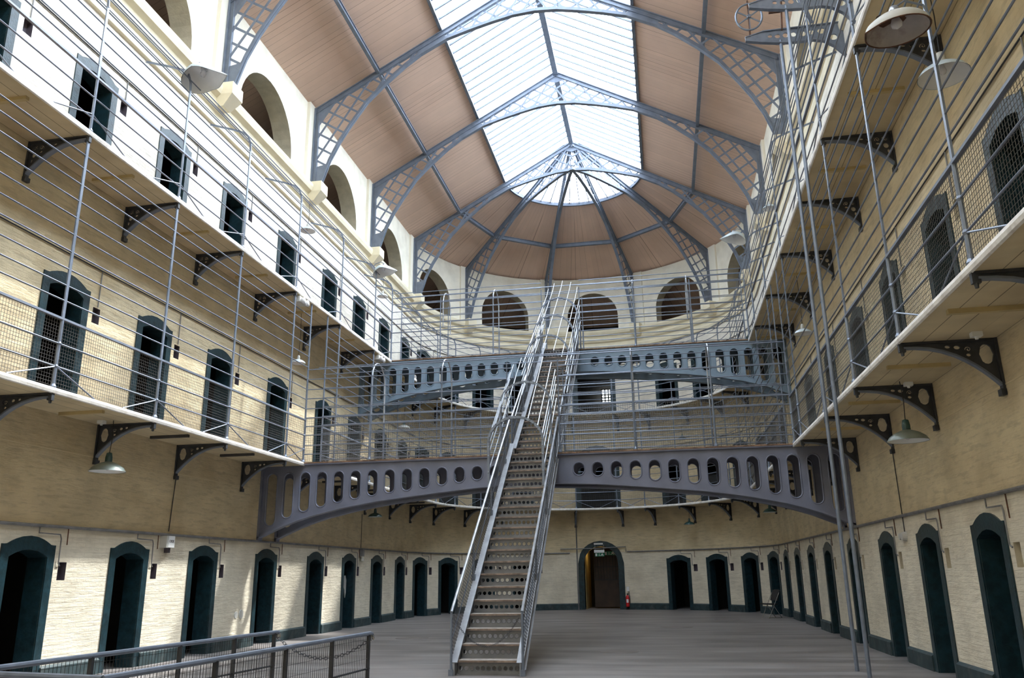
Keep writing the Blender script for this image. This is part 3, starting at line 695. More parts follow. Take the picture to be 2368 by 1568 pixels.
# ------------------------------------------------------------------ gallery railings
def mesh_grid(mb, t0, t1, off, z0, z1, sp=.055, r=.0032):
    t = t0
    while t < t1:
        p = P(t, off, z0); q = P(t, off, z1); mb.tube([p, q], r, 3, cap=False); t += sp
    z = z0
    while z < z1: mb.tube(path(t0, t1, off, z, .5), r, 3, cap=False); z += sp
G1R = [4.85, 5.22, 5.625, 5.925, 6.18, 6.46, 6.76, 7.06, 7.36, 7.66, 7.96, 8.26, 8.5]
G2R = [9.23, 9.61, 10.0, 10.25, 10.48, 10.76, 11.06, 11.38, 11.68]
HOOK = [(1.135, 11.45), (1.12, 11.65), (1.05, 11.85), (.9, 11.98), (.6, 12.1), (.3, 12.2), (.02, 12.3)]
def rail_run(lv, t0, t1, label):
    off = 1.135; z = LV[lv]
    rt = thing('gallery_railing', P(t0, off, z), label, 'railing', 'gallery railings')
    ts = sorted(set([t for t in BRK if t0 + .3 < t < t1 - .3] + ([t0] if t0 > 8 else []) + ([t1] if t1 < TT - 8 else [])))
    for t in ts:
        dd, nn = frame(t); mb = MB()
        if lv == 1:
            mb.tube([P(t, off, z), P(t, off, z + 1.13)], .026, 8); mb.obox(P(t, off, (z + 1.12 + 8.86) / 2), dd, nn, (0, 0, 1), .028, .012, (8.86 - z - 1.12) / 2)
            mb.lathe([(.045, 0), (.05, .03), (.03, .07), (.027, .12)], P(t, off, z), 10)
            for q in (.35, .72): mb.lathe([(.026, -.03), (.038, 0), (.026, .03)], P(t, off, z + q), 8)
        else:
            mb.tube([P(t, off, z), P(t, off, z + 1.05)], .024, 8); mb.obox(P(t, off, (z + 1.05 + 11.45) / 2), dd, nn, (0, 0, 1), .026, .011, (11.45 - z - 1.05) / 2)
            mb.lathe([(.042, 0), (.046, .03), (.028, .07)], P(t, off, z), 10)
            for (o1, q1), (o2, q2) in zip(HOOK[:-1], HOOK[1:]): mb.beam(P(t, o1, q1), P(t, o2, q2), .045, .02, dd)
        mb.build('post', METAL, rt)
        for s in (-1, 1):
            if t + s * .95 < t0 + .05 or t + s * .95 > t1 - .05: continue
            mb = MB(); mb.tube([P(t, off, z + .35), P(t + s * .95, off + .01, z + .02)], .012, 6); mb.build('brace', METAL, rt)
    for k, zz in enumerate(G1R if lv == 1 else G2R):
        mb = MB(); g = abs(zz - (5.625 if lv == 1 else 10.0)) < .01
        if g:
            pl = path(t0, t1, off, zz, .35)
            for a, b in zip(pl[:-1], pl[1:]): mb.beam(a, b, .05, .035)
        else: mb.tube(path(t0, t1, off, zz, .35), .0135, 6)
        mb.build('rail', METAL if not g else TRUSS, rt)
    if lv == 2:
        for o1, q1 in ((1.0, 11.92), (.75, 12.05), (.45, 12.16)):
            mb = MB(); mb.tube(path(t0, t1, o1, q1, .35), .012, 6); mb.build('rail', METAL, rt)
    else:
        mb = MB(); mesh_grid(mb, t0, t1, off - .02, z + .05, 5.61); mb.build('wire_mesh', WIRE, rt)
BR1, BR2 = (20.0, 21.12), (26.75, 27.87)
rail_run(1, 4.0, BR1[0], 'tall barred railing with wire mesh on the lower gallery, sunlit side before the bridge')
rail_run(1, BR1[1], TT - BR1[1], 'barred railing with wire mesh on the lower gallery round the curved end beyond the bridge')
rail_run(1, TT - BR1[0], TT - 4.0, 'tall barred railing with wire mesh on the lower gallery, shaded side before the bridge')
rail_run(2, 4.0, BR2[0], 'barred railing with hooked posts on the upper gallery, sunlit side before the bridge')
rail_run(2, BR2[1], TT - BR2[1], 'barred railing with hooked posts on the upper gallery, round the curved end beyond the bridge')
rail_run(2, TT - BR2[0], TT - 4.0, 'barred railing with hooked posts on the upper gallery, shaded side before the bridge')

# ------------------------------------------------------------------ bridges
ARCZ = [(0, 3.80), (1.4, 3.74), (2.65, 3.63), (4.0, 3.49), (5.0, 3.34), (6.0, 3.12), (6.6, 2.92), (7.297, 2.62)]
def zarc(u):
    u = abs(u)
    for (a, p), (b, q) in zip(ARCZ[:-1], ARCZ[1:]):
        if a <= u <= b: return p + (q - p) * (u - a) / (b - a)
    return 2.62
def girder(y, zt, m, label, face):
    g = thing('bridge_girder', (0, y, zt - .3), label, 'girder', 'arched bridge girders')
    dz = zt - 4.47; holes = []; cen = []
    for s in (-1, 1):
        for k in range(14):
            u = s * (1.05 + .4575 * k); hb = max(zarc(u) + .14 + .03 * (k / 13), 0) + (.05 * (1 - min(k, 5) / 5.0)); ht = 4.24; cen.append((u, hb, ht))
            def lo(x, u=u, hb=hb): return hb + dz + .13 - math.sqrt(max(0, .13 ** 2 - (x - u) ** 2))
            def hi(x, u=u, ht=ht): return ht + dz - .13 + math.sqrt(max(0, .13 ** 2 - (x - u) ** 2))
            holes.append((u - .13, u + .13, lo, hi))
    cols = {-R, R, 0}
    for h in holes:
        for q in range(9): cols.add(round((h[0] + h[1]) / 2 - .13 * cos(pi * q / 8), 5))
    holes = [(round(h[0], 5), round(h[1], 5), h[2], h[3]) for h in holes]
    cols |= {-R + .1 * k for k in range(1)}
    mb = MB(); mb.plate(lambda x, z, yy: Vector((x, y + yy, z)), sorted(cols), lambda x: zarc(x) + dz, lambda x: zt, holes, .04)
    for (u, hb, ht) in cen:
        a, b = hb + dz + .13, ht + dz - .13; loop = [(u + .145 * cos(pi + pi * q / 8), a + .145 * sin(pi + pi * q / 8)) for q in range(9)] + [(u + .145 * cos(pi * q / 8), b + .145 * sin(pi * q / 8)) for q in range(9)]
        mb.tube([(x, y + face * .02, z) for x, z in loop], .018, 5, closed=True)
    mb.build('web', m, g)
    mb = MB(); mb.box(-R, R, y - .09, y + .09, zt - .03, zt); mb.build('top_flange', m, g)
    mb = MB(); us = [-R + 2 * R * k / 40 for k in range(41)]
    mb.plate(lambda x, z, yy: Vector((x, y + yy, z)), us, lambda x: zarc(x) + dz - .03, lambda x: zarc(x) + dz + .012, (), .2)
    mb.build('bottom_flange', m, g)
    for s in (-1, 1):
        mb = MB(); mb.box(s * R - .06 * (s > 0), s * R + .06 * (s < 0), y - .1, y + .1, 2.55 + dz, zt); mb.build('wall_plate', m, g)
    return g
girder(BR1[0] + .06, 4.47, GIRDER, 'arched iron girder pierced with oval holes, front face of the lower bridge', -1)
girder(BR1[1] - .06, 4.47, GIRDER, 'arched iron girder pierced with oval holes, rear of the lower bridge', -1)
girder(BR2[0] + .06, 8.90, GIRDER2, 'bluish arched iron girder pierced with oval holes, front face of the upper bridge', -1)
girder(BR2[1] - .06, 8.90, GIRDER2, 'bluish arched iron girder pierced with oval holes, rear of the upper bridge', -1)
SU0, SU1 = -.72, .60
def hoop_pts(u, y0, y1, zl, zs, zt, n=12):
    ym = (y0 + y1) / 2; h = (y1 - y0) / 2
    return [(u, y0, zl)] + [(u, ym - h * cos(pi * k / n), zs + (zt - zs) * sin(pi * k / n)) for k in range(n + 1)] + [(u, y1, zl)]
for bi, (yb, z) in enumerate(((BR1, Z1), (BR2, Z2))):
    nm = ('lower', 'upper')[bi]
    mb = MB(); k = 0; x = -6.17
    d = thing('bridge_deck', (0, (yb[0] + yb[1]) / 2, z), 'brown timber deck of the %s bridge' % nm, 'bridge deck')
    mb.box(-6.18, 6.18, yb[0] + .02, yb[1] - .02, z - .035, z - .005, 0)
    x = -6.17
    while x < 6.15: mb.box(x, x + .145, yb[0] - .04, yb[1] + .04, z - .03, z + .006, 0); x += .15
    mb.build('deck_planks', DECK, d)
    mb = MB()
    for s in range(2):
        u0 = -7.2
    if bi == 0: rz = [4.72, 4.95, 5.22, 5.45, 5.68, 5.93, 6.2, 6.45, 6.73, 7.0]; rz2 = rz
    else: rz = [9.25, 9.62, 9.98, 10.3, 10.5, 10.76, 11.05, 11.28, 11.46]; rz2 = [9.3, 9.72, 10.12, 10.42, 10.62, 10.9, 11.15, 11.4]
    ztop = 7.19 if bi == 0 else 11.5
    for face, yy, rr, lbl in (('front', yb[0] + .02, rz, 'facing the camera'), ('rear', yb[1] - .02, rz2, 'facing the curved end')):
        runs = [(-6.16, SU0), (SU1, 6.16)] if (face == 'front') or bi == 0 else [(-6.16, 6.16)]
        for ri, (ua, ub) in enumerate(runs):
            pl = ('sunlit part' if ri == 0 else 'shaded part') if len(runs) > 1 else 'whole length'
            r = thing('bridge_railing', ((ua + ub) / 2, yy, z), 'barred railing on the %s bridge %s, %s' % (nm, lbl, pl), 'railing', 'bridge railings')
            for u in [-6.16, -4.36, -2.45, -.72, .6, 2.45, 4.36, 6.16]:
                if u < ua - .01 or u > ub + .01: continue
                mb = MB(); mb.tube([(u, yy, z), (u, yy, z + 1.2)], .024, 8); mb.tube([(u, yy, z + 1.2), (u, yy, ztop - .3)], .016, 6); mb.lathe([(.045, 0), (.048, .03), (.028, .08), (.024, .12)], (u, yy, z), 10); mb.build('post', METAL, r)
            for q in rr:
                g = abs(q - (5.68 if bi == 0 else 9.98)) < .02
                mb = MB(); mb.tube([(ua, yy, q), (ub, yy, q)], .019 if g else .013, 6); mb.build('rail', METAL if not g else TRUSS, r)
            if bi == 0:
                mb = MB(); x = ua
                while x < ub: mb.tube([(x, yy + .015, z + .04), (x, yy + .015, 5.66)], .0032, 3, cap=False); x += .055
                q = z + .04
                while q < 5.66: mb.tube([(ua, yy + .015, q), (ub, yy + .015, q)], .0032, 3, cap=False); q += .055
                mb.build('wire_mesh', WIRE, r)
    for u, w in ((-4.36, 'outer hoop on the sunlit half'), (-2.45, 'inner hoop on the sunlit half'), (2.45, 'inner hoop on the shaded half'), (4.36, 'outer hoop on the shaded half')):
        if bi == 1 and abs(u) > 4: u = u * .98
        mb = MB(); mb.tube(hoop_pts(u, yb[0] + .05, yb[1] - .05, z + 1.15, ztop - .55, ztop), .02, 8)
        tag(mb.build('cage_hoop', STEEL), 'bent steel cage hoop over the %s bridge, %s' % (nm, w), 'hoop', 'bridge cage hoops')
    for k, (yo, zo) in enumerate(((.25, -.12), (.56, -.0), (.87, -.12))):
        mb = MB(); mb.tube([(-6.1, yb[0] + yo, ztop + zo), (6.1, yb[0] + yo, ztop + zo)], .012, 6)
        tag(mb.build('cage_bar', METAL), 'long roof bar of the cage over the %s bridge, %s from the camera side' % (nm, ORD[k]), 'bar', 'bridge cage bars')

# ------------------------------------------------------------------ stairs
def stair(nm, yb, zb, nr, rise, going, label, toplip):
    s = thing('iron_staircase', (0, yb, zb), label, 'staircase')
    ytop, ztop = yb + going * nr, zb + rise * nr
    sl = rise / going
    U0, U1 = -.60, .47
    def Ln(y, dz=0): return zb + (y - yb) * sl + dz
    cells = 11
    for k in range(nr):
        y = yb + going * k; z0 = zb + rise * k
        # pierced riser
        F = lambda x, z, yy, y=y: Vector((x, y + .03 + yy, z)); w = (U1 - U0) / cells; holes = []
        zc = z0 + rise * .45; rr = w * .37
        for c in range(cells):
            xc = U0 + w * (c + .5)
            holes.append((xc - rr, xc + rr, lambda x, xc=xc: zc - math.sqrt(max(0, rr * rr - (x - xc) ** 2)), lambda x, xc=xc: zc + math.sqrt(max(0, rr * rr - (x - xc) ** 2))))
        cols = sorted({U0, U1} | {round(h[0] + rr - rr * cos(pi * q / 6), 6) for h in holes for q in range(7)})
        holes = [(h[0] - 1e-6, h[1] + 1e-6, h[2], h[3]) for h in holes]
        mb = MB(); mb.plate(F, cols, lambda x: z0 + .0, lambda x: z0 + rise - .035, holes, .012)
        for h in holes:
            xc = (h[0] + h[1]) / 2
            mb.tube([(xc + (rr + .004) * cos(2 * pi * q / 10), y + .022, zc + (rr + .004) * sin(2 * pi * q / 10)) for q in range(10)], .006, 4, closed=True)
        mb.build('riser', RISER, s)
        mb = MB(); z1 = z0 + rise
        mb.box(U0, U1, y - .015, y + going + .03, z1 - .035, z1, 0); mb.box(U0, U1, y - .022, y - .014, z1 - .035, z1 - .006, 1)
        mb.build('tread', [TREAD, TREADB], s)
    for q, u in (('a', U0 - .035), ('b', U1 + .035)):
        F = lambda x, z, yy, u=u: Vector((u + yy, x, z)); mb = MB(); cols = [yb - .12, ytop + .02]
        mb.plate(F, cols, lambda x: max(zb, Ln(x, -.06)) if False else Ln(x, -.02), lambda x: Ln(x, .30), (), .02)
        mb.beam((u, yb - .12, Ln(yb - .12, .30)), (u, ytop, Ln(ytop, .30)), .12, .02); mb.beam((u, yb - .12, Ln(yb - .12, -.02)), (u, ytop, Ln(ytop, -.02)), .12, .02)
        mb.build('stringer', STRINGER, s)
        ur = u + (-.07 if q == 'a' else .07) * 0.7
        lead = [(ur, yb - .12, zb + 1.02), (ur, yb + .0, zb + 1.12)]
        mb = MB(); mb.tube(lead + [(ur, ytop - .1, Ln(ytop - .1, .98))], .028, 8); mb.build('handrail', STEEL, s)
        for k in range(0, 4):
            y = yb - .12 + k * (ytop - yb - .1) / 3.3; zf = Ln(y, .3) if k else zb
            mb = MB(); mb.tube([(ur, y, zf), (ur, y, Ln(y, .98) if k else zb + 1.02)], .022, 7)
            mb.box(ur - .04, ur + .04, y - .04, y + .04, zf - .03, zf + .1)
            mb.build('post', METAL, s)
        mb = MB(); mb.tube([(ur, yb - .05, Ln(yb - .05, .65)), (ur, ytop - .1, Ln(ytop - .1, .65))], .01, 6); mb.build('mid_rail', METAL, s)
        mb = MB(); y = yb - .1
        while y < ytop - .1:
            mb.tube([(ur, y, Ln(y, .32)), (ur, y, Ln(y, .97))], .0032, 3, cap=False); y += .06
        for k in range(1, 11): mb.tube([(ur, yb - .1, Ln(yb - .1, .3 + .062 * k)), (ur, ytop - .1, Ln(ytop - .1, .3 + .062 * k))], .0032, 3, cap=False)
        mb.build('wire_mesh', WIREDARK, s)
    return s, Ln
st1, L1 = stair('lower', 14.5, 0.0, 19, Z1 / 19, .30, 'lower flight of iron stairs with pierced risers from floor to bridge', None)
st2, L2 = stair('upper', 20.55, Z1, 19, (Z2 - Z1) / 19, .327, 'upper flight of iron stairs rising from the lower bridge to the upper bridge', None)
# stair cages: flat hoops and long bars
def cage(name, ys, y0, y1, Ln, uc, hw, dzl, dzs, dzt, label, endz, bend):
    c = thing('stair_cage', (uc, ys[0], Ln(ys[0], dzt)), label, 'cage')
    for y in ys:
        mb = MB(); n = 16
        arc = [(uc - hw * cos(pi * k / n), y, Ln(y, dzs) + (dzt - dzs) * sin(pi * k / n)) for k in range(n + 1)]
        pts = [(uc - hw, y, Ln(y, dzl))] + arc + [(uc + hw, y, Ln(y, dzl))]
        for k in range(len(pts) - 1):
            a, b = Vector(pts[k]), Vector(pts[k + 1]); dd = (b - a).normalized()
            mb.obox((a + b) / 2, dd, (0, 1, 0), dd.cross(Vector((0, 1, 0))), (b - a).length / 2 + .006, .035, .026)
        mb.build('hoop', METAL, c)
    for ang in (-8, 12, 35, 62, 90, 118, 145, 168, 188):
        a = math.radians(ang); u = uc - hw * cos(a); dz = dzs + (dzt - dzs) * sin(a)
        pts = [(u, y0, Ln(y0, dz)), (u, y1, Ln(y1, dz))]
        if bend and 20 < ang < 160: pts.append((u + .03, y1 + .22, Ln(y1, dz) + .32))
        mb = MB(); mb.tube(pts, .014, 6); mb.build('bar', STEEL, c)
    for s_ in (-1, 1):
        for q in (.62, .25):
            mb = MB(); mb.tube([(uc + s_ * hw, y0, Ln(y0, dzs - .9 + q)), (uc + s_ * hw, y1, Ln(y1, dzs - .9 + q))], .013, 6); mb.build('bar', STEEL, c)
cage('a', [18.0, 19.45], 17.95, 20.75, L1, -.16, .62, .75, 1.75, 2.3, 'arched bar cage over the top of the lower flight of stairs', 7.19, False)
cage('b', [22.5, 24.0, 25.5], 21.6, 26.5, L2, 0.02, .62, .75, 1.75, 2.38, 'long arched bar cage over the upper flight of stairs', 11.45, True)
def chain(p, q, sag, n, name, label, r=.014, th=.0035):
    p = Vector(p); q = Vector(q); mb = MB(); pts = []
    for k in range(n + 1):
        x = k / n; v = p.lerp(q, x); v.z -= sag * 4 * x * (1 - x); pts.append(v)
    for k in range(n):
        a, b = pts[k], pts[k + 1]; d = (b - a).normalized(); x = d.cross(Vector((0, 0, 1))).normalized(); y = x.cross(d)
        sd = x if k % 2 else y; L_ = (b - a).length * .62; c = (a + b) / 2
        mb.tube([c + d * (L_ * cos(2 * pi * i / 8)) + sd * (r * sin(2 * pi * i / 8)) for i in range(8)], th, 4, closed=True)
    return tag(mb.build(name, IRON), label, 'chain')
chain((-.64, 14.36, .93), (.50, 14.36, .93), .46, 60, 'link_chain', 'dark chain hung across the foot of the lower stairs')

# ------------------------------------------------------------------ stairwell guard rails near the camera
GA, GB = [(-.79, 5.35), (-.43, 9.62)], [(-2.15, 5.62), (-1.72, 9.86)]
for (p, q), lab, posts in ((GA, 'low guard rail with wire mesh, the nearer of the pair round the stairwell', (.30, .56, .78, .99)), (GB, 'low guard rail with wire mesh, the one closer to the sunlit wall', (.3, .58, .80, .99))):
    p = Vector((*p, 0)); q = Vector((*q, 0)); d = q - p
    r = thing('guard_rail', (p.x, p.y, 0), lab, 'guard rail', 'stairwell guard rails'); zt = Vector((0, 0, 1.0))
    mb = MB(); mb.tube([p + zt, q + zt, q + d.normalized() * .05 + zt * .99], .023, 8); mb.build('top_rail', METAL, r)
    for x in posts:
        c = p + d * x; mb = MB(); mb.box(c.x - .018, c.x + .018, c.y - .018, c.y + .018, 0, .99); mb.build('post', IRON, r)
    for z in (.62, .3):
        mb = MB(); mb.tube([p + d * .02 + Vector((0, 0, z)), q + Vector((0, 0, z))], .011, 6); mb.build('lower_rail', IRON, r)
    mb = MB(); n = int(d.length / .043)
    for k in range(n): c = p + d * (k / n); mb.tube([c + Vector((0, 0, .1)), c + Vector((0, 0, .98))], .0026, 3, cap=False)
    for k in range(9): mb.tube([p + Vector((0, 0, .1 + .105 * k)), q + Vector((0, 0, .1 + .105 * k))], .0022, 3, cap=False)
    mb.build('wire_mesh', WIREDARK, r)
    c = q + d.normalized() * .05 + Vector((0, 0, .955)); mb = MB(); x = d.normalized()
    mb.tube([c + x * (.034 * cos(2 * pi * k / 14)) + Vector((0, 0, .034 * sin(2 * pi * k / 14))) for k in range(14)], .016, 7, closed=True); mb.build('end_ring', CHROME, r)
mb = MB(); mb.tube([(-.79, 5.35, 1.0), (-2.15, 5.62, 1.0)], .022, 8)
tag(mb.build('guard_rail_link', METAL), 'short cross rail joining the two stairwell guard rails', 'rail')
chain((-1.70, 9.88, .93), (-.45, 9.64, .93), .22, 34, 'link_chain', 'dark chain slung between the two stairwell guard rails', .017, .004)

# ------------------------------------------------------------------ lamps
def pendant(x, y, z, D, ceil, outer, lab, tilt=0.0):
    l = thing('pendant_lamp', (x, y, z), lab, 'lamp', 'enamel pendant lamps'); r = D / 2; h = D * .27
    mb = MB(); prof = [(r, 0), (r * .98, .012), (r * .86, h * .42), (r * .62, h * .74), (r * .36, h * .95), (r * .2, h * 1.05)]
    mb.lathe(prof, (0, 0, 0), 28); mb.build('shade', outer, l, True)
    mb = MB(); mb.lathe([(r * .97, .004), (r * .84, h * .38), (r * .6, h * .69), (r * .34, h * .9), (.02, h * .98)], (0, 0, 0), 28); mb.build('reflector', WHITE, l, True)
    mb = MB(); mb.lathe([(r * .2, h * 1.0), (r * .2, h * 1.5), (r * .15, h * 2.0), (r * .07, h * 2.05), (.004, h * 2.1)], (0, 0, 0), 14); mb.build('cap', LAMPG if outer != BLUEWHITE else GREYBOX, l, True)
    mb = MB(); mb.tube([(0, 0, h * 2.0), (.02, .01, (h * 2 + ceil - z) / 2), (0, 0, ceil - z)], .007, 6); mb.build('cable', BLACK, l)
    mb = MB(); mb.lathe([(.0, h * .1), (.035, h * .25), (.045, h * .45), (.025, h * .8), (.02, h)], (0, 0, 0), 12); mb.build('bulb', CLEAR, l, True)
    for o in l.children: o.location = (0, 0, 0)
    if tilt: l.rotation_euler = (0, tilt, 0)
    return l
zc1, zc2 = Z1 - .07, Z2 - .07
pendant(-R + .55, 13.15, 3.5, .62, zc1, LAMPGR, 'grey green enamel pendant lamp under the lower gallery on the sunlit side')
pendant(R - .55, 13.2, 3.5, .60, zc1, LAMPGR, 'grey green enamel pendant lamp under the lower gallery on the shaded side')
pendant(-R + .55, 27.3, 3.58, .5, zc1, LAMPG, 'dark green pendant lamp under the lower gallery beyond the bridge, sunlit side')
pendant(4.11, 37.6, 3.62, .48, zc1, LAMPG, 'teal pendant lamp under the lower gallery before the curved end wall')
pendant(R - .55, 30.7, 3.62, .5, zc1, LAMPG, 'dark green pendant lamp under the lower gallery, shaded side at the bend')
pendant(-R + .55, 20.6, 7.36, .42, zc2, BLUEWHITE, 'pale enamel pendant lamp under the upper gallery on the sunlit side')
pendant(R - .55, 20.6, 7.33, .46, zc2, BLUEWHITE, 'pale enamel pendant lamp under the upper gallery on the shaded side')
pendant(4.07, 37.6, 7.4, .42, zc2, LAMPG, 'teal pendant lamp under the upper gallery before the curved end wall')
pendant(-R + .55, 30.26, 7.15, .5, zc2, GREYBOX, 'grey pendant lamp under the upper gallery near the curved end, sunlit side')
pendant(R - .55, 9.55, 7.45, .6, zc2, BLUEWHITE, 'large pale pendant lamp under the upper gallery close to the rusty lamp')
pendant(-R + .55, 20.7, 11.4, .45, 12.25, BLUEWHITE, 'pale pendant lamp above the upper gallery on the sunlit side, nearer one')
pendant(-R + .55, 27.34, 11.6, .42, 12.25, BLUEWHITE, 'pale pendant lamp above the upper gallery on the sunlit side, farther one')
pendant(R - .6, 23.3, 12.0, .42, 12.4, BLUEWHITE, 'small teal and white pendant lamp above the upper gallery on the shaded side')
def scoop(loc, D, yaw, lab, outer=BLUEWHITE, inner=WHITE, stretch=.55, pitch=.0, name='flood_lamp'):
    l = thing(name, loc, lab, 'flood lamp', 'angled enamel flood lamps'); r = D / 2; n = 32; m = 8
    def pt(i, k, sh=0.0):
        th = (pi / 2) * i / m; a = 2 * pi * k / n
        rr = (r - sh) * sin(th); e = max(0, cos(a)) ** 2
        aa = abs((a + pi) % (2 * pi) - pi); at_ = math.acos(1 / (1 + stretch)) if stretch > 0 else 0
        fk = 1 + ((1 / cos(at_ - aa) - 1) if aa < at_ else 0) * (i / m) ** 2.5
        px = rr * cos(a) * fk; py = rr * sin(a) * fk
        pz = (r * .62 - sh) * cos(th) - (i / m) ** 3 * r * .55 * max(0, -cos(a)) * (stretch > .2)
        return (px, py, pz)
    for nm, sh, mm in (('shade', 0.0, outer), ('reflector', .012, inner)):
        mb = MB(); mb.add([pt(i, k, sh) for i in range(m + 1) for k in range(n)], [(i * n + k, i * n + (k + 1) % n, (i + 1) * n + (k + 1) % n, (i + 1) * n + k) for i in range(m) for k in range(n)]); mb.build(nm, mm, l, True)
    mb = MB(); mb.lathe([(r * .18, r * .55), (r * .2, r * .72), (r * .12, r * .9), (.01, r * .92)], (0, 0, 0), 12); mb.build('cap', STEEL, l, True)
    mb = MB(); mb.lathe([(.0, r * .08), (.05, r * .16), (.06, r * .3), (.03, r * .55)], (0, 0, 0), 12); mb.build('bulb', CLEAR, l, True)
    mb = MB(); mb.tube([(0, 0, r * .85), (-r * .4, 0, r * 1.1), (-r * 1.0, 0, r * .9), (-r * 1.15, 0, r * .5)], .012, 6); mb.build('bracket_arm', METAL, l)
    if inner is RUSTY:
        mb = MB(); mb.tube([pt(m, k) for k in range(n)], .008, 5, closed=True); mb.build('rusted_rim', RUST, l)
        mb = MB(); ring = [(.17 * (1 + .35 * sin(k * 2.3) * cos(k * 1.1)) * r / .32 * cos(2 * pi * k / 20) + .05, .15 * (1 + .3 * sin(k * 1.7)) * r / .32 * sin(2 * pi * k / 20), r * .475) for k in range(20)]
        mb.add(ring, [tuple(range(20))]); mb.build('rust_patch', RUST, l)
    for o in l.children: o.location = (0, 0, 0)
    dn = Vector((-0.05 * cos(yaw), 0.10 if inner is RUSTY else -0.10, -1)).normalized(); xx = Vector((cos(yaw), sin(yaw) - .2, 0)); xx = (xx - dn * xx.dot(dn)).normalized(); yy = (-dn).cross(xx)
    l.rotation_euler = Matrix(((xx.x, yy.x, -dn.x), (xx.y, yy.y, -dn.y), (xx.z, yy.z, -dn.z))).to_euler()
    return l
scoop((-5.95, 13.55, 11.75), .78, .15, 'large pale scoop flood lamp on the sunlit upper railing, closest to the camera', pitch=.15)
scoop((-5.95, 25.1, 11.7), .68, .15, 'pale scoop flood lamp on the sunlit upper railing by the upper bridge', pitch=.15)
scoop((5.95, 26.3, 12.35), .68, pi, 'pale scoop flood lamp on the shaded upper railing by the upper bridge', pitch=.15)
scoop((6.1, 15.2, 13.72), .8, pi, 'pale flood lamp cut by the top of the picture beside the winch brackets', pitch=.1)
scoop((5.78, 8.0, 7.10), .64, pi, 'rust stained round enamel flood lamp hung outside the shaded railing', GREYBOX, RUSTY, .1, .42)
# twin emergency spot units
for (t, z, lab) in ((19.35, 8.72, 'twin clear emergency spot lamps under the upper gallery edge, nearer pair'), (25.6, 8.72, 'twin clear emergency spot lamps under the upper gallery edge, farther pair')):
    c = P(t, DGAL - .08, z); e = thing('emergency_light', c, lab, 'emergency light', 'twin spot emergency lights')
    mb = MB(); mb.box(c.x - .1, c.x + .1, c.y - .22, c.y + .22, z - .06, z + .1); mb.build('housing', GREYBOX, e)
    for s_ in (-1, 1):
        mb = MB(); mb.lathe([(.0, -.02), (.06, 0), (.085, .05), (.09, .09), (.0, .1)], (c.x + .1, c.y + s_ * .12, z - .02), 14, ax=((0, 1, 0), (0, 0, 1), (1, 0, 0))); mb.build('spot_head', CLEAR, e, True)
for (x, y, z, lab) in ((R - .35, 10.5, zc1 - .03, 'small white junction box on the shaded lower soffit, nearer one'), (R - .4, 13.3, zc1 - .03, 'small white junction box on the shaded lower soffit by the pendant lamp'), (-R + .35, 13.1, zc1 - .03, 'small white junction box on the sunlit lower soffit by the pendant lamp')):
    mb = MB(); mb.box(-.06, .06, -.05, .05, -.03, .03); mb.lathe([(.02, -.06), (.025, -.03)], (0, 0, 0), 8)
    tag(mb.build('junction_box', WHITE, origin=None), lab, 'junction box', 'junction boxes').location = (x, y, z)

# ------------------------------------------------------------------ pipes and wall fittings
def pipe(pts, r, name, lab, m=PIPE, group=None, n=7):
    mb = MB(); mb.tube(pts, r, n)
    return tag(mb.build(name, m), lab, 'pipe', group)
pipe(path(2, TT / 2 - 1.45, .035, 2.53, .35), .028, 'wall_conduit', 'long grey conduit above the ground floor doors, sunlit side to the archway')
pipe(path(TT / 2 + 1.25, TT - 2, .035, 2.56, .35), .028, 'wall_conduit', 'long grey conduit above the ground floor doors, archway to the shaded side')
pipe(path(2, TT - 2, .02, 7.33, .35), .012, 'wall_cable', 'dark sagging cable run along the wall of the lower gallery', WIREDARK)
pipe(path(2, TT - 2, .02, 11.5, .35), .014, 'wall_cable', 'dark cable run along the wall of the upper gallery', WIREDARK)
for i, t in enumerate(DOORS):
    if abs(t - TT / 2) < .1: continue
    for lv in (0, 1, 2):
        zt = [2.53, 7.33, 11.5][lv]; zn = LV[lv] + (1.96 if lv == 0 else 2.1)
        if lv: pts = [P(t + .84, .02, zt), P(t + .84, .02, zn)]
        else: pts = [P(t + .15, .03, zt), P(t + .15, .03, zt - .12), P(t + .66, .03, zt - .13), P(t + .69, .03, zt - .2), P(t + .70, .03, zn - .05), P(t + .75, .02, zn - .08)]
        pipe(pts, .011, 'conduit_drop', 'conduit drop by cell doorway ' + where_door(i, lv), PIPE, 'conduit drops', 6)
        if lv == 0: pipe([P(t + .84, .03, zt), P(t + .85, .03, zt - .3)], .010, 'conduit_stub', 'conduit stub by cell doorway ' + where_door(i, lv), RUST, 'conduit stubs', 6)
pipe([(6.05, 14.55, 0), (6.05, 14.55, 12.45)], .034, 'standpipe', 'tall thin grey pipe rising past both galleries on the shaded side, nearer of two', METAL, 'tall pipes', 10)
pipe([(6.05, 15.45, 0), (6.05, 15.45, 12.3)], .034, 'standpipe', 'tall thin grey pipe rising past both galleries on the shaded side, farther of two', METAL, 'tall pipes', 10)
pipe([P(42.63, .05, 4.4), P(42.63, .05, 2.2), P(42.63, .05, .0)], .03, 'downpipe', 'vertical pipe on the curved end wall beside the archway')
pipe([P(TT / 2 - 1.9, .06, 2.72), P(TT / 2 - .2, .06, 2.72), P(TT / 2 + 1.2, .06, 2.78), P(TT / 2 + 1.2, .06, 2.55)], .022, 'wall_conduit', 'stepped conduit crossing the head of the archway')
pipe([P(16.12, .02, 3.7), P(16.05, .02, 2.6)], .009, 'cable_drop', 'thin dark cable from a bracket down to the grey alarm box', WIREDARK)
pipe([P(27.45, .02, 3.7), P(27.45, .02, 2.5)], .009, 'cable_drop', 'thin dark cable down to the grey wall sounder', WIREDARK)
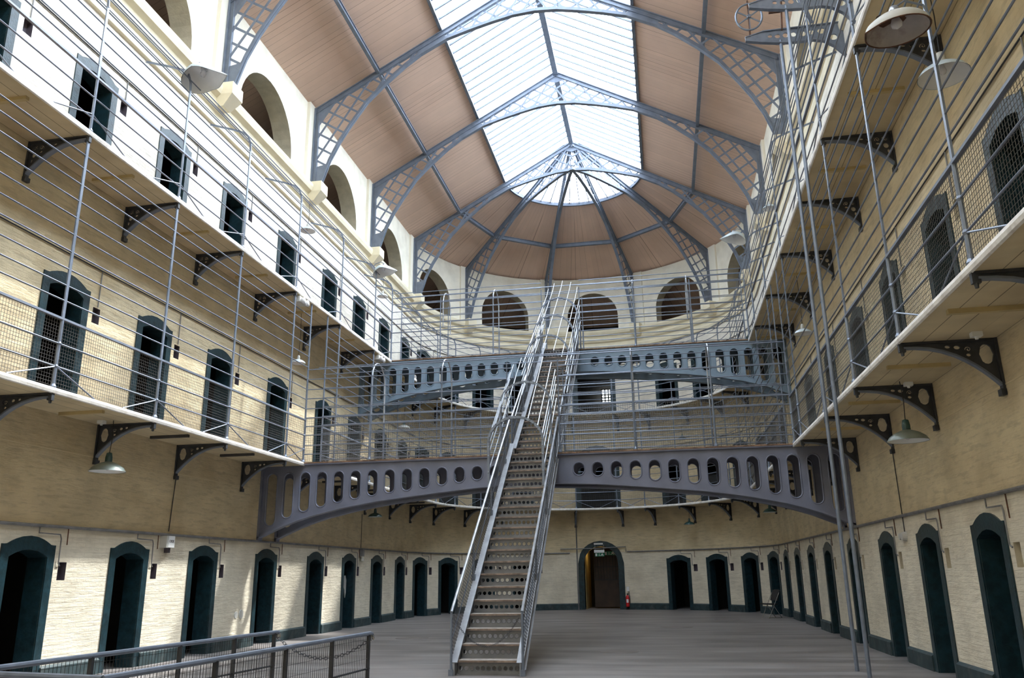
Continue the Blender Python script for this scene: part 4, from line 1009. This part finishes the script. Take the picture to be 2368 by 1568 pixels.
pipe([P(TT - 16.15, .02, 3.75), P(TT - 16.12, .02, 2.9), P(TT - 16.1, .02, 2.25)], .009, 'cable_drop', 'thin dark cable down to the round socket on the shaded wall', WIREDARK)
a = thing('alarm_box', P(15.98, 0, 2.26), 'grey wall alarm box with a printed white front over the sunlit doors', 'alarm box')
mb = MB(); mb.box(-R, -R + .16, 15.8, 16.08, 2.26, 2.50); mb.build('housing', GREYBOX, a)
mb = MB(); mb.box(-R + .16, -R + .165, 15.86, 16.08, 2.265, 2.495); mb.build('front_label', PAPER, a)
mb = MB(); mb.box(-R, -R + .1, 16.08, 16.17, 2.27, 2.47); mb.build('side_unit', PIPE, a)
mb = MB(); mb.box(-R, -R + .08, 15.98, 16.08, 2.16, 2.26); mb.build('cable_gland', PANEL, a)
def text(body, loc, size, xd, m, parent):
    c = bpy.data.curves.new('lettering', 'FONT'); c.body = body; c.size = size; c.align_x = 'CENTER'; c.align_y = 'CENTER'; c.extrude = .001
    o = bpy.data.objects.new('lettering', c); COL.objects.link(o); c.materials.append(m)
    xd = Vector(xd); zd = Vector((0, 0, 1)); yd = xd.cross(zd); yd.normalize()
    o.matrix_world = Matrix(((xd.x, zd.x, yd.x, loc[0]), (xd.y, zd.y, yd.y, loc[1]), (xd.z, zd.z, yd.z, loc[2]), (0, 0, 0, 1)))
    if parent: 
        mw = o.matrix_world.copy(); o.parent = parent; o.matrix_parent_inverse = Matrix.Translation(-parent.location); o.matrix_basis = mw
    return o
mb = MB(); y = 15.91
for k, w in enumerate((.03, .035, .035)):      # smudged letter shapes: a ring and two crossed strokes
    yc = y + k * .055
    if k == 0: mb.tube([(-R + .167, yc + .02 * cos(2 * pi * q / 10), 2.39 + .024 * sin(2 * pi * q / 10)) for q in range(10)], .004, 4, closed=True)
    else:
        for s_ in (-1, 1): mb.beam((-R + .167, yc - .02, 2.39 - s_ * .026), (-R + .167, yc + .02, 2.39 + s_ * .026), .004, .009, (1, 0, 0))
mb.build('printed_mark', BLACK, a)
b = thing('wall_sounder', P(27.45, 0, 2.2), 'grey cylindrical wall sounder between the sunlit doors', 'sounder')
mb = MB(); mb.box(-R, -R + .12, 27.35, 27.55, 2.28, 2.53); mb.build('housing', PIPE, b)
mb = MB(); mb.lathe([(.0, 0), (.06, .01), (.05, .12), (.03, .14)], (-R + .08, 27.46, 2.12), 12); mb.build('horn', GREYBOX, b)
mb = MB(); mb.lathe([(.0, .09), (.07, .08), (.09, .0)], (R, 16.12, 2.2), 14, ax=((0, 1, 0), (0, 0, 1), (-1, 0, 0))); mb.lathe([(.0, .09), (.06, .08), (.07, .0)], (R, 16.28, 2.2), 14, ax=((0, 1, 0), (0, 0, 1), (-1, 0, 0)))
tag(mb.build('wall_socket', GREYBOX), 'round grey socket boxes on the shaded wall below a cable', 'socket')
for (y, z, r, lab) in ((19.2, .77, .08, 'small round grey patch on the sunlit wall, ringed one'), (19.45, .78, .11, 'round grey patch on the sunlit wall beside the streak of sunlight')):
    mb = MB(); mb.lathe([(r, 0), (r * .96, .012), (.0, .014)], (-R, y, z), 18, ax=((0, 1, 0), (0, 0, 1), (1, 0, 0)))
    tag(mb.build('wall_patch', GREYBOX), lab, 'wall patch')
for (x, y, r, k) in ((1.9, 18.8, .42, 'by the stair foot'), (3.2, 27.0, .5, 'in the middle of the floor'), (-3.9, 22.6, .45, 'towards the sunlit wall'), (5.0, 31, .45, 'towards the shaded wall')):
    mb = MB(); mb.lathe([(r, 0), (r * .98, .006), (.0, .006)], (x, y, .001), 24)
    tag(mb.build('floor_cover', mat('worn_dark_cover_' + str(int(r * 100 + x * 10)), (.15, .13, .12), .5, var=.2)), 'round worn cover flush in the floor boards, ' + k, 'floor cover', 'floor covers')

# winch brackets on the shaded side
for y, zb, lab in ((15.45, 12.42, 'ornate pierced iron winch bracket with a spoked wheel, farther of two'), (14.55, 12.55, 'ornate pierced iron winch bracket, nearer of two cut by the picture edge')):
    w = thing('winch_bracket', (R, y, zb), lab, 'winch bracket', 'winch brackets')
    el = lambda cx, cz, rx, rz: (cx - rx, cx + rx, lambda x: cz - rz * math.sqrt(max(0, 1 - ((x - cx) / rx) ** 2)), lambda x: cz + rz * math.sqrt(max(0, 1 - ((x - cx) / rx) ** 2)))
    F = lambda x, z, yy: Vector((R - x, y + yy, zb + z))
    lo = lambda x: -.05 - .16 * math.sin(min(1, max(0, (1.95 - x) / 1.0)) * pi / 2) if x > .6 else -.21 - (.6 - x) ** 2 * 1.3
    hi = lambda x: .12 if x < 1.6 else .12 - (x - 1.6) * .2
    holes = [el(.2, -.2, .08, .07), el(.42, -.02, .09, .07), el(.62, -.02, .07, .06), el(.8, -.03, .07, .07), el(.98, -.02, .06, .06), el(1.14, -.02, .06, .06), el(1.3, -.02, .06, .05), el(1.45, -.0, .05, .04)]
    cols = sorted({0, .1, .6, 1.6, 1.7, 1.8, 1.95} | {round(h[0] + (h[1] - h[0]) * k / 6, 5) for h in holes for k in range(7)})
    mb = MB(); mb.plate(F, cols, lo, hi, [(h[0] - 1e-5, h[1] + 1e-5, h[2], h[3]) for h in holes], .03); mb.build('pierced_arm', METAL, w)
    mb = MB(); mb.beam(F(0, .13, 0), F(1.6, .13, 0), .09, .02); mb.beam(F(1.6, .13, 0), F(1.95, .04, 0), .06, .02)
    for a0, a1 in zip([0, .2, .4, .6, .8, 1.0, 1.3, 1.6], [.2, .4, .6, .8, 1.0, 1.3, 1.6, 1.95]): mb.beam(F(a0, lo(a0), 0), F(a1, lo(a1), 0), .09, .02)
    mb.build('flange', METAL, w)
    if y > 15:
        mb = MB(); c = F(1.83, .54, 0)
        mb.tube([c + Vector((.27 * cos(2 * pi * k / 28), .1 * sin(2 * pi * k / 28) * 0, .34 * sin(2 * pi * k / 28) * .95)) for k in range(28)], .022, 8, closed=True)
        for k in range(6):
            an = 2 * pi * k / 6 + pi / 2; mb.tube([c, c + Vector((.27 * cos(an), 0, .32 * sin(an)))], .016, 6)
        mb.lathe([(.0, -.05), (.04, -.05), (.04, .05), (.0, .05)], c, 10, ax=((1, 0, 0), (0, 0, 1), (0, 1, 0)))
        mb.build('spoked_wheel', METAL, w)
        mb = MB(); mb.tube([F(1.85, .05, 0), F(1.84, .3, 0), F(1.83, .95, 0)], .018, 6); mb.build('spindle', RUST, w)
        mb = MB(); mb.beam(F(1.2, .1, 0), F(1.14, .85, 0), .03, .09, (0, 1, 0)); mb.beam(F(1.14, .58, 0), F(1.42, .58, 0), .03, .05, (0, 1, 0)); mb.build('drop_arm', RUST, w)
mb = MB(); mb.beam((6.6, 15.0, 12.3), (6.2, 15.0, 13.9), .08, .03, (0, 1, 0))
tag(mb.build('brace_strut', METAL), 'slanting flat grey strut between the winch brackets', 'strut')

# ------------------------------------------------------------------ archway, signs, extinguisher, chair, leaning board
tc = TT / 2
mb = MB(); dd, nn = frame(tc)
p0 = P(tc, -.42, 0)
mb.box(-.8, -.78, p0.y, p0.y + 2.7, 0, 2.9); mb.box(.78, .8, p0.y, p0.y + 2.7, 0, 2.9); mb.box(-.8, .8, p0.y, p0.y + 2.7, 2.85, 2.9)
tag(mb.build('wall_passage', YELLOW), 'yellow plastered passage behind the round archway', 'wall', kind='structure')
ld = bpy.data.lights.new('passage_fill_light', 'POINT'); lo_ = bpy.data.objects.new('passage_fill_light', ld); COL.objects.link(lo_); lo_.location = (-.4, p0.y + .9, 2.6); ld.energy = 4; ld.color = (1, .72, .3); ld.shadow_soft_size = .1  # unseen warm point light that brightens the yellow passage walls
g = thing('gate_leaf', (.1, p0.y + .8, 0), 'dark brown timber gate standing inside the round archway', 'gate')
mb = MB(); mb.box(-.45, .76, p0.y + .8, p0.y + .86, .06, 2.55); mb.build('panel', BROWNDOOR, g)
mb = MB()
for k in range(9): mb.tube([(-.4 + .14 * k, p0.y + .78, 1.3), (-.4 + .14 * k, p0.y + .78, 2.5)], .012, 5)
for z in (1.3, 1.9, 2.5): mb.box(-.45, .76, p0.y + .765, p0.y + .79, z - .02, z + .02)
mb.build('bars', BLACK, g)
yf = YC + R
e = thing('exit_sign', (-.05, yf - .06, 2.45), 'green and white hanging exit sign in the round archway, front one', 'exit sign', 'exit signs')
def exit_panel(parent, x0, x1, y, z0, z1, flip):
    mb = MB(); mb.box(x0, x1, y, y + .02, z0, z1); mb.build('sign_face', SIGNG, parent)
    w = x1 - x0; h = z1 - z0; mb = MB(); yy = y - .003
    def q(a, b, c, d_): mb.box(x0 + a * w, x0 + b * w, yy, yy + .002, z0 + c * h, z0 + d_ * h)
    q(.07, .24, .1, .85)                                   # doorway
    cx = x0 + .46 * w                                      # arrow
    q(.44, .48, .25, .85); mb.add([(cx - .07 * w, yy, z0 + .35 * h), (cx + .07 * w, yy, z0 + .35 * h), (cx, yy, z0 + .1 * h)], [(0, 1, 2)])
    rx = x0 + .78 * w; mb.disc((rx + .03 * w, yy, z0 + .82 * h), .08 * h, 10, 0, ((1, 0, 0), (0, 0, 1)))   # running figure
    for a, b in (((.0, .7), (-.03, .42)), ((0, .66), (.12, .5)), ((0, .66), (-.12, .6)), ((-.03, .42), (.1, .3)), ((.1, .3), (.08, .1)), ((-.03, .42), (-.1, .25)), ((-.1, .25), (-.2, .22))):
        mb.beam((rx + a[0] * w, yy, z0 + a[1] * h), (rx + b[0] * w, yy, z0 + b[1] * h), .002, .05 * h if 0 else .022, (0, 1, 0)) if False else mb.obox(((2 * rx + (a[0] + b[0]) * w) / 2, yy, z0 + (a[1] + b[1]) / 2 * h), (Vector(((b[0] - a[0]) * w, 0, (b[1] - a[1]) * h))).normalized(), (0, 1, 0), Vector(((b[0] - a[0]) * w, 0, (b[1] - a[1]) * h)).normalized().cross(Vector((0, 1, 0))), Vector(((b[0] - a[0]) * w, 0, (b[1] - a[1]) * h)).length / 2, .001, .011)
    mb.build('pictogram', PAPER, parent)
exit_panel(e, -.27, .17, yf - .06, 2.36, 2.52, 0)
mb = MB(); mb.box(-.30, .18, yf - .1, yf - .02, 2.53, 2.66); mb.build('lamp_housing', WHITE, e)
mb = MB(); mb.tube([(-.25, yf - .05, 2.66), (-.25, yf - .05, 2.9)], .006, 5); mb.tube([(.15, yf - .05, 2.66), (.15, yf - .05, 2.9)], .006, 5); mb.build('hanger', STEEL, e)
e2 = thing('exit_sign', (.35, yf + .6, 2.5), 'green exit sign further inside the round archway', 'exit sign', 'exit signs'); exit_panel(e2, .12, .62, yf + .62, 2.42, 2.6, 0)
mb = MB(); mb.box(-.30, .12, yf - .036, yf - .028, 2.90, 2.97)
tag(mb.build('lintel_sign', PAPER), 'narrow white notice on the crown of the round archway', 'notice')
mb = MB(); mb.box(-1.05, -.95, yf - .05, yf - .03, 1.53, 1.64)
tag(mb.build('call_plate', PAPER), 'small white plate on the dark archway surround', 'plate')
c = P(tc + 1.18, .14, 0)
x = thing('fire_extinguisher', c, 'red fire extinguisher standing beside the round archway', 'fire extinguisher')
mb = MB(); mb.lathe([(.0, .12), (.075, .12), (.08, .16), (.08, .52), (.055, .6), (.03, .63), (.0, .63)], c, 18); mb.build('cylinder', RED, x, True)
mb = MB(); mb.box(c.x - .045, c.x + .045, c.y - .085, c.y - .08, .3, .45); mb.build('label', PAPER, x)
mb = MB(); mb.lathe([(.02, .62), (.025, .7), (.0, .7)], c, 10); mb.box(c.x - .02, c.x + .08, c.y - .015, c.y + .015, .68, .70); mb.tube([(c.x + .02, c.y, .68), (c.x + .11, c.y - .02, .6), (c.x + .115, c.y - .02, .4), (c.x + .1, c.y - .02, .25)], .012, 6); mb.build('valve_and_hose', BLACK, x)
mb = MB(); mb.lathe([(.1, 0), (.1, .02), (.02, .03), (.02, .12)], c, 12); mb.build('stand_base', BLACK, x)
mb = MB(); mb.tube([(c.x + .09, c.y + .05, .02), (c.x + .09, c.y + .05, .85)], .01, 6); mb.build('stand_pole', CHROME, x)
mb = MB(); mb.box(c.x - .02, c.x + .10, c.y + .02, c.y + .03, .8, 1.0); mb.build('notice', PAPER, x)
# folding chair
cx, cy = 6.6, 31.9
f = thing('folding_chair', (cx, cy, 0), 'black folding chair with metal legs by the shaded wall at the bend', 'chair')
Cm = Matrix.Translation((cx, cy, 0)) @ Matrix.Rotation(math.radians(28), 4, 'Z')
def cp(x, y, z): return Cm @ Vector((x, y, z))
def cbox(nm, pts, th, m):
    mb = MB(); A = [cp(*p) for p in pts]; n = (A[1] - A[0]).cross(A[2] - A[1]).normalized() * th; k = len(A)
    mb.add(A + [a + n for a in A], [tuple(range(k)), tuple(range(2 * k - 1, k - 1, -1))] + [(i, (i + 1) % k, k + (i + 1) % k, k + i) for i in range(k)]); return mb.build(nm, m, f)
cbox('seat', [(-.30, -.21, .46), (.14, -.21, .44), (.14, .21, .44), (-.30, .21, .46)], .05, BLACK)
cbox('backrest', [(.14, -.22, .60), (.14, .22, .60), (.27, .22, .92), (.29, .14, .97), (.29, -.14, .97), (.27, -.22, .92)], .035, BLACK)
for s_ in (-1, 1):
    mb = MB(); mb.tube([cp(-.26, s_ * .21, 0), cp(.0, s_ * .21, .45), cp(.24, s_ * .21, .86)], .012, 6); mb.build('leg', CHROME, f)
    mb = MB(); mb.tube([cp(.28, s_ * .19, 0), cp(-.02, s_ * .19, .44)], .012, 6); mb.build('leg', CHROME, f)
mb = MB(); mb.tube([cp(.22, -.19, .1), cp(.22, .19, .1)], .01, 6); mb.tube([cp(-.2, -.21, .1), cp(-.2, .21, .1)], .01, 6); mb.build('stretcher', CHROME, f)
tl = TT - 35.66
mb = MB(); dd, nn = frame(tl); mb.obox(P(tl, -.2, .98), dd, nn, (0, 0, 1), .12, .02, .97)
tag(mb.build('door_edge_board', GREYBOX), 'tall pale door standing ajar in a dark doorway of the curved end', 'door leaf')
mb = MB(); pts = [(-.22, 1.52), (-.05, 1.62), (.2, 1.66), (.3, 1.5), (.28, 1.1), (.24, .95), (.17, 1.2), (.02, 1.35), (-.15, 1.4)]
A = [P(26.5 + a, -.2, z) for a, z in pts]; B = [P(26.5 + a, -.23, z) for a, z in pts]; n = len(pts)
mb.add(A + B, [tuple(range(n)), tuple(range(2 * n - 1, n - 1, -1))] + [(i, (i + 1) % n, n + (i + 1) % n, n + i) for i in range(n)])
tag(mb.build('hung_cloth', GREYBOX), 'pale cloth hanging inside a sunlit side doorway', 'cloth')
# barred window seen through the top central doorway
w = thing('window_60', (.55, yf + 2.6, Z2 + 1.6), 'small bright barred window through the upper central doorway', 'window', None, 'structure')
mb = MB(); mb.box(.2, .9, yf + 2.62, yf + 2.63, Z2 + 1.2, Z2 + 1.95); mb.build('pane', mat('daylit_pane', (.9, .95, 1), .5, emit=((.9, .97, 1), 6.0)), w)
mb = MB()
for k in range(5): mb.box(.2 + .175 * k - .032, .2 + .175 * k + .032, yf + 2.59, yf + 2.61, Z2 + 1.2, Z2 + 1.95)
for k in range(6): mb.box(.2, .9, yf + 2.59, yf + 2.61, Z2 + 1.2 + .15 * k - .03, Z2 + 1.2 + .15 * k + .03)
mb.build('bars', BLACK, w)
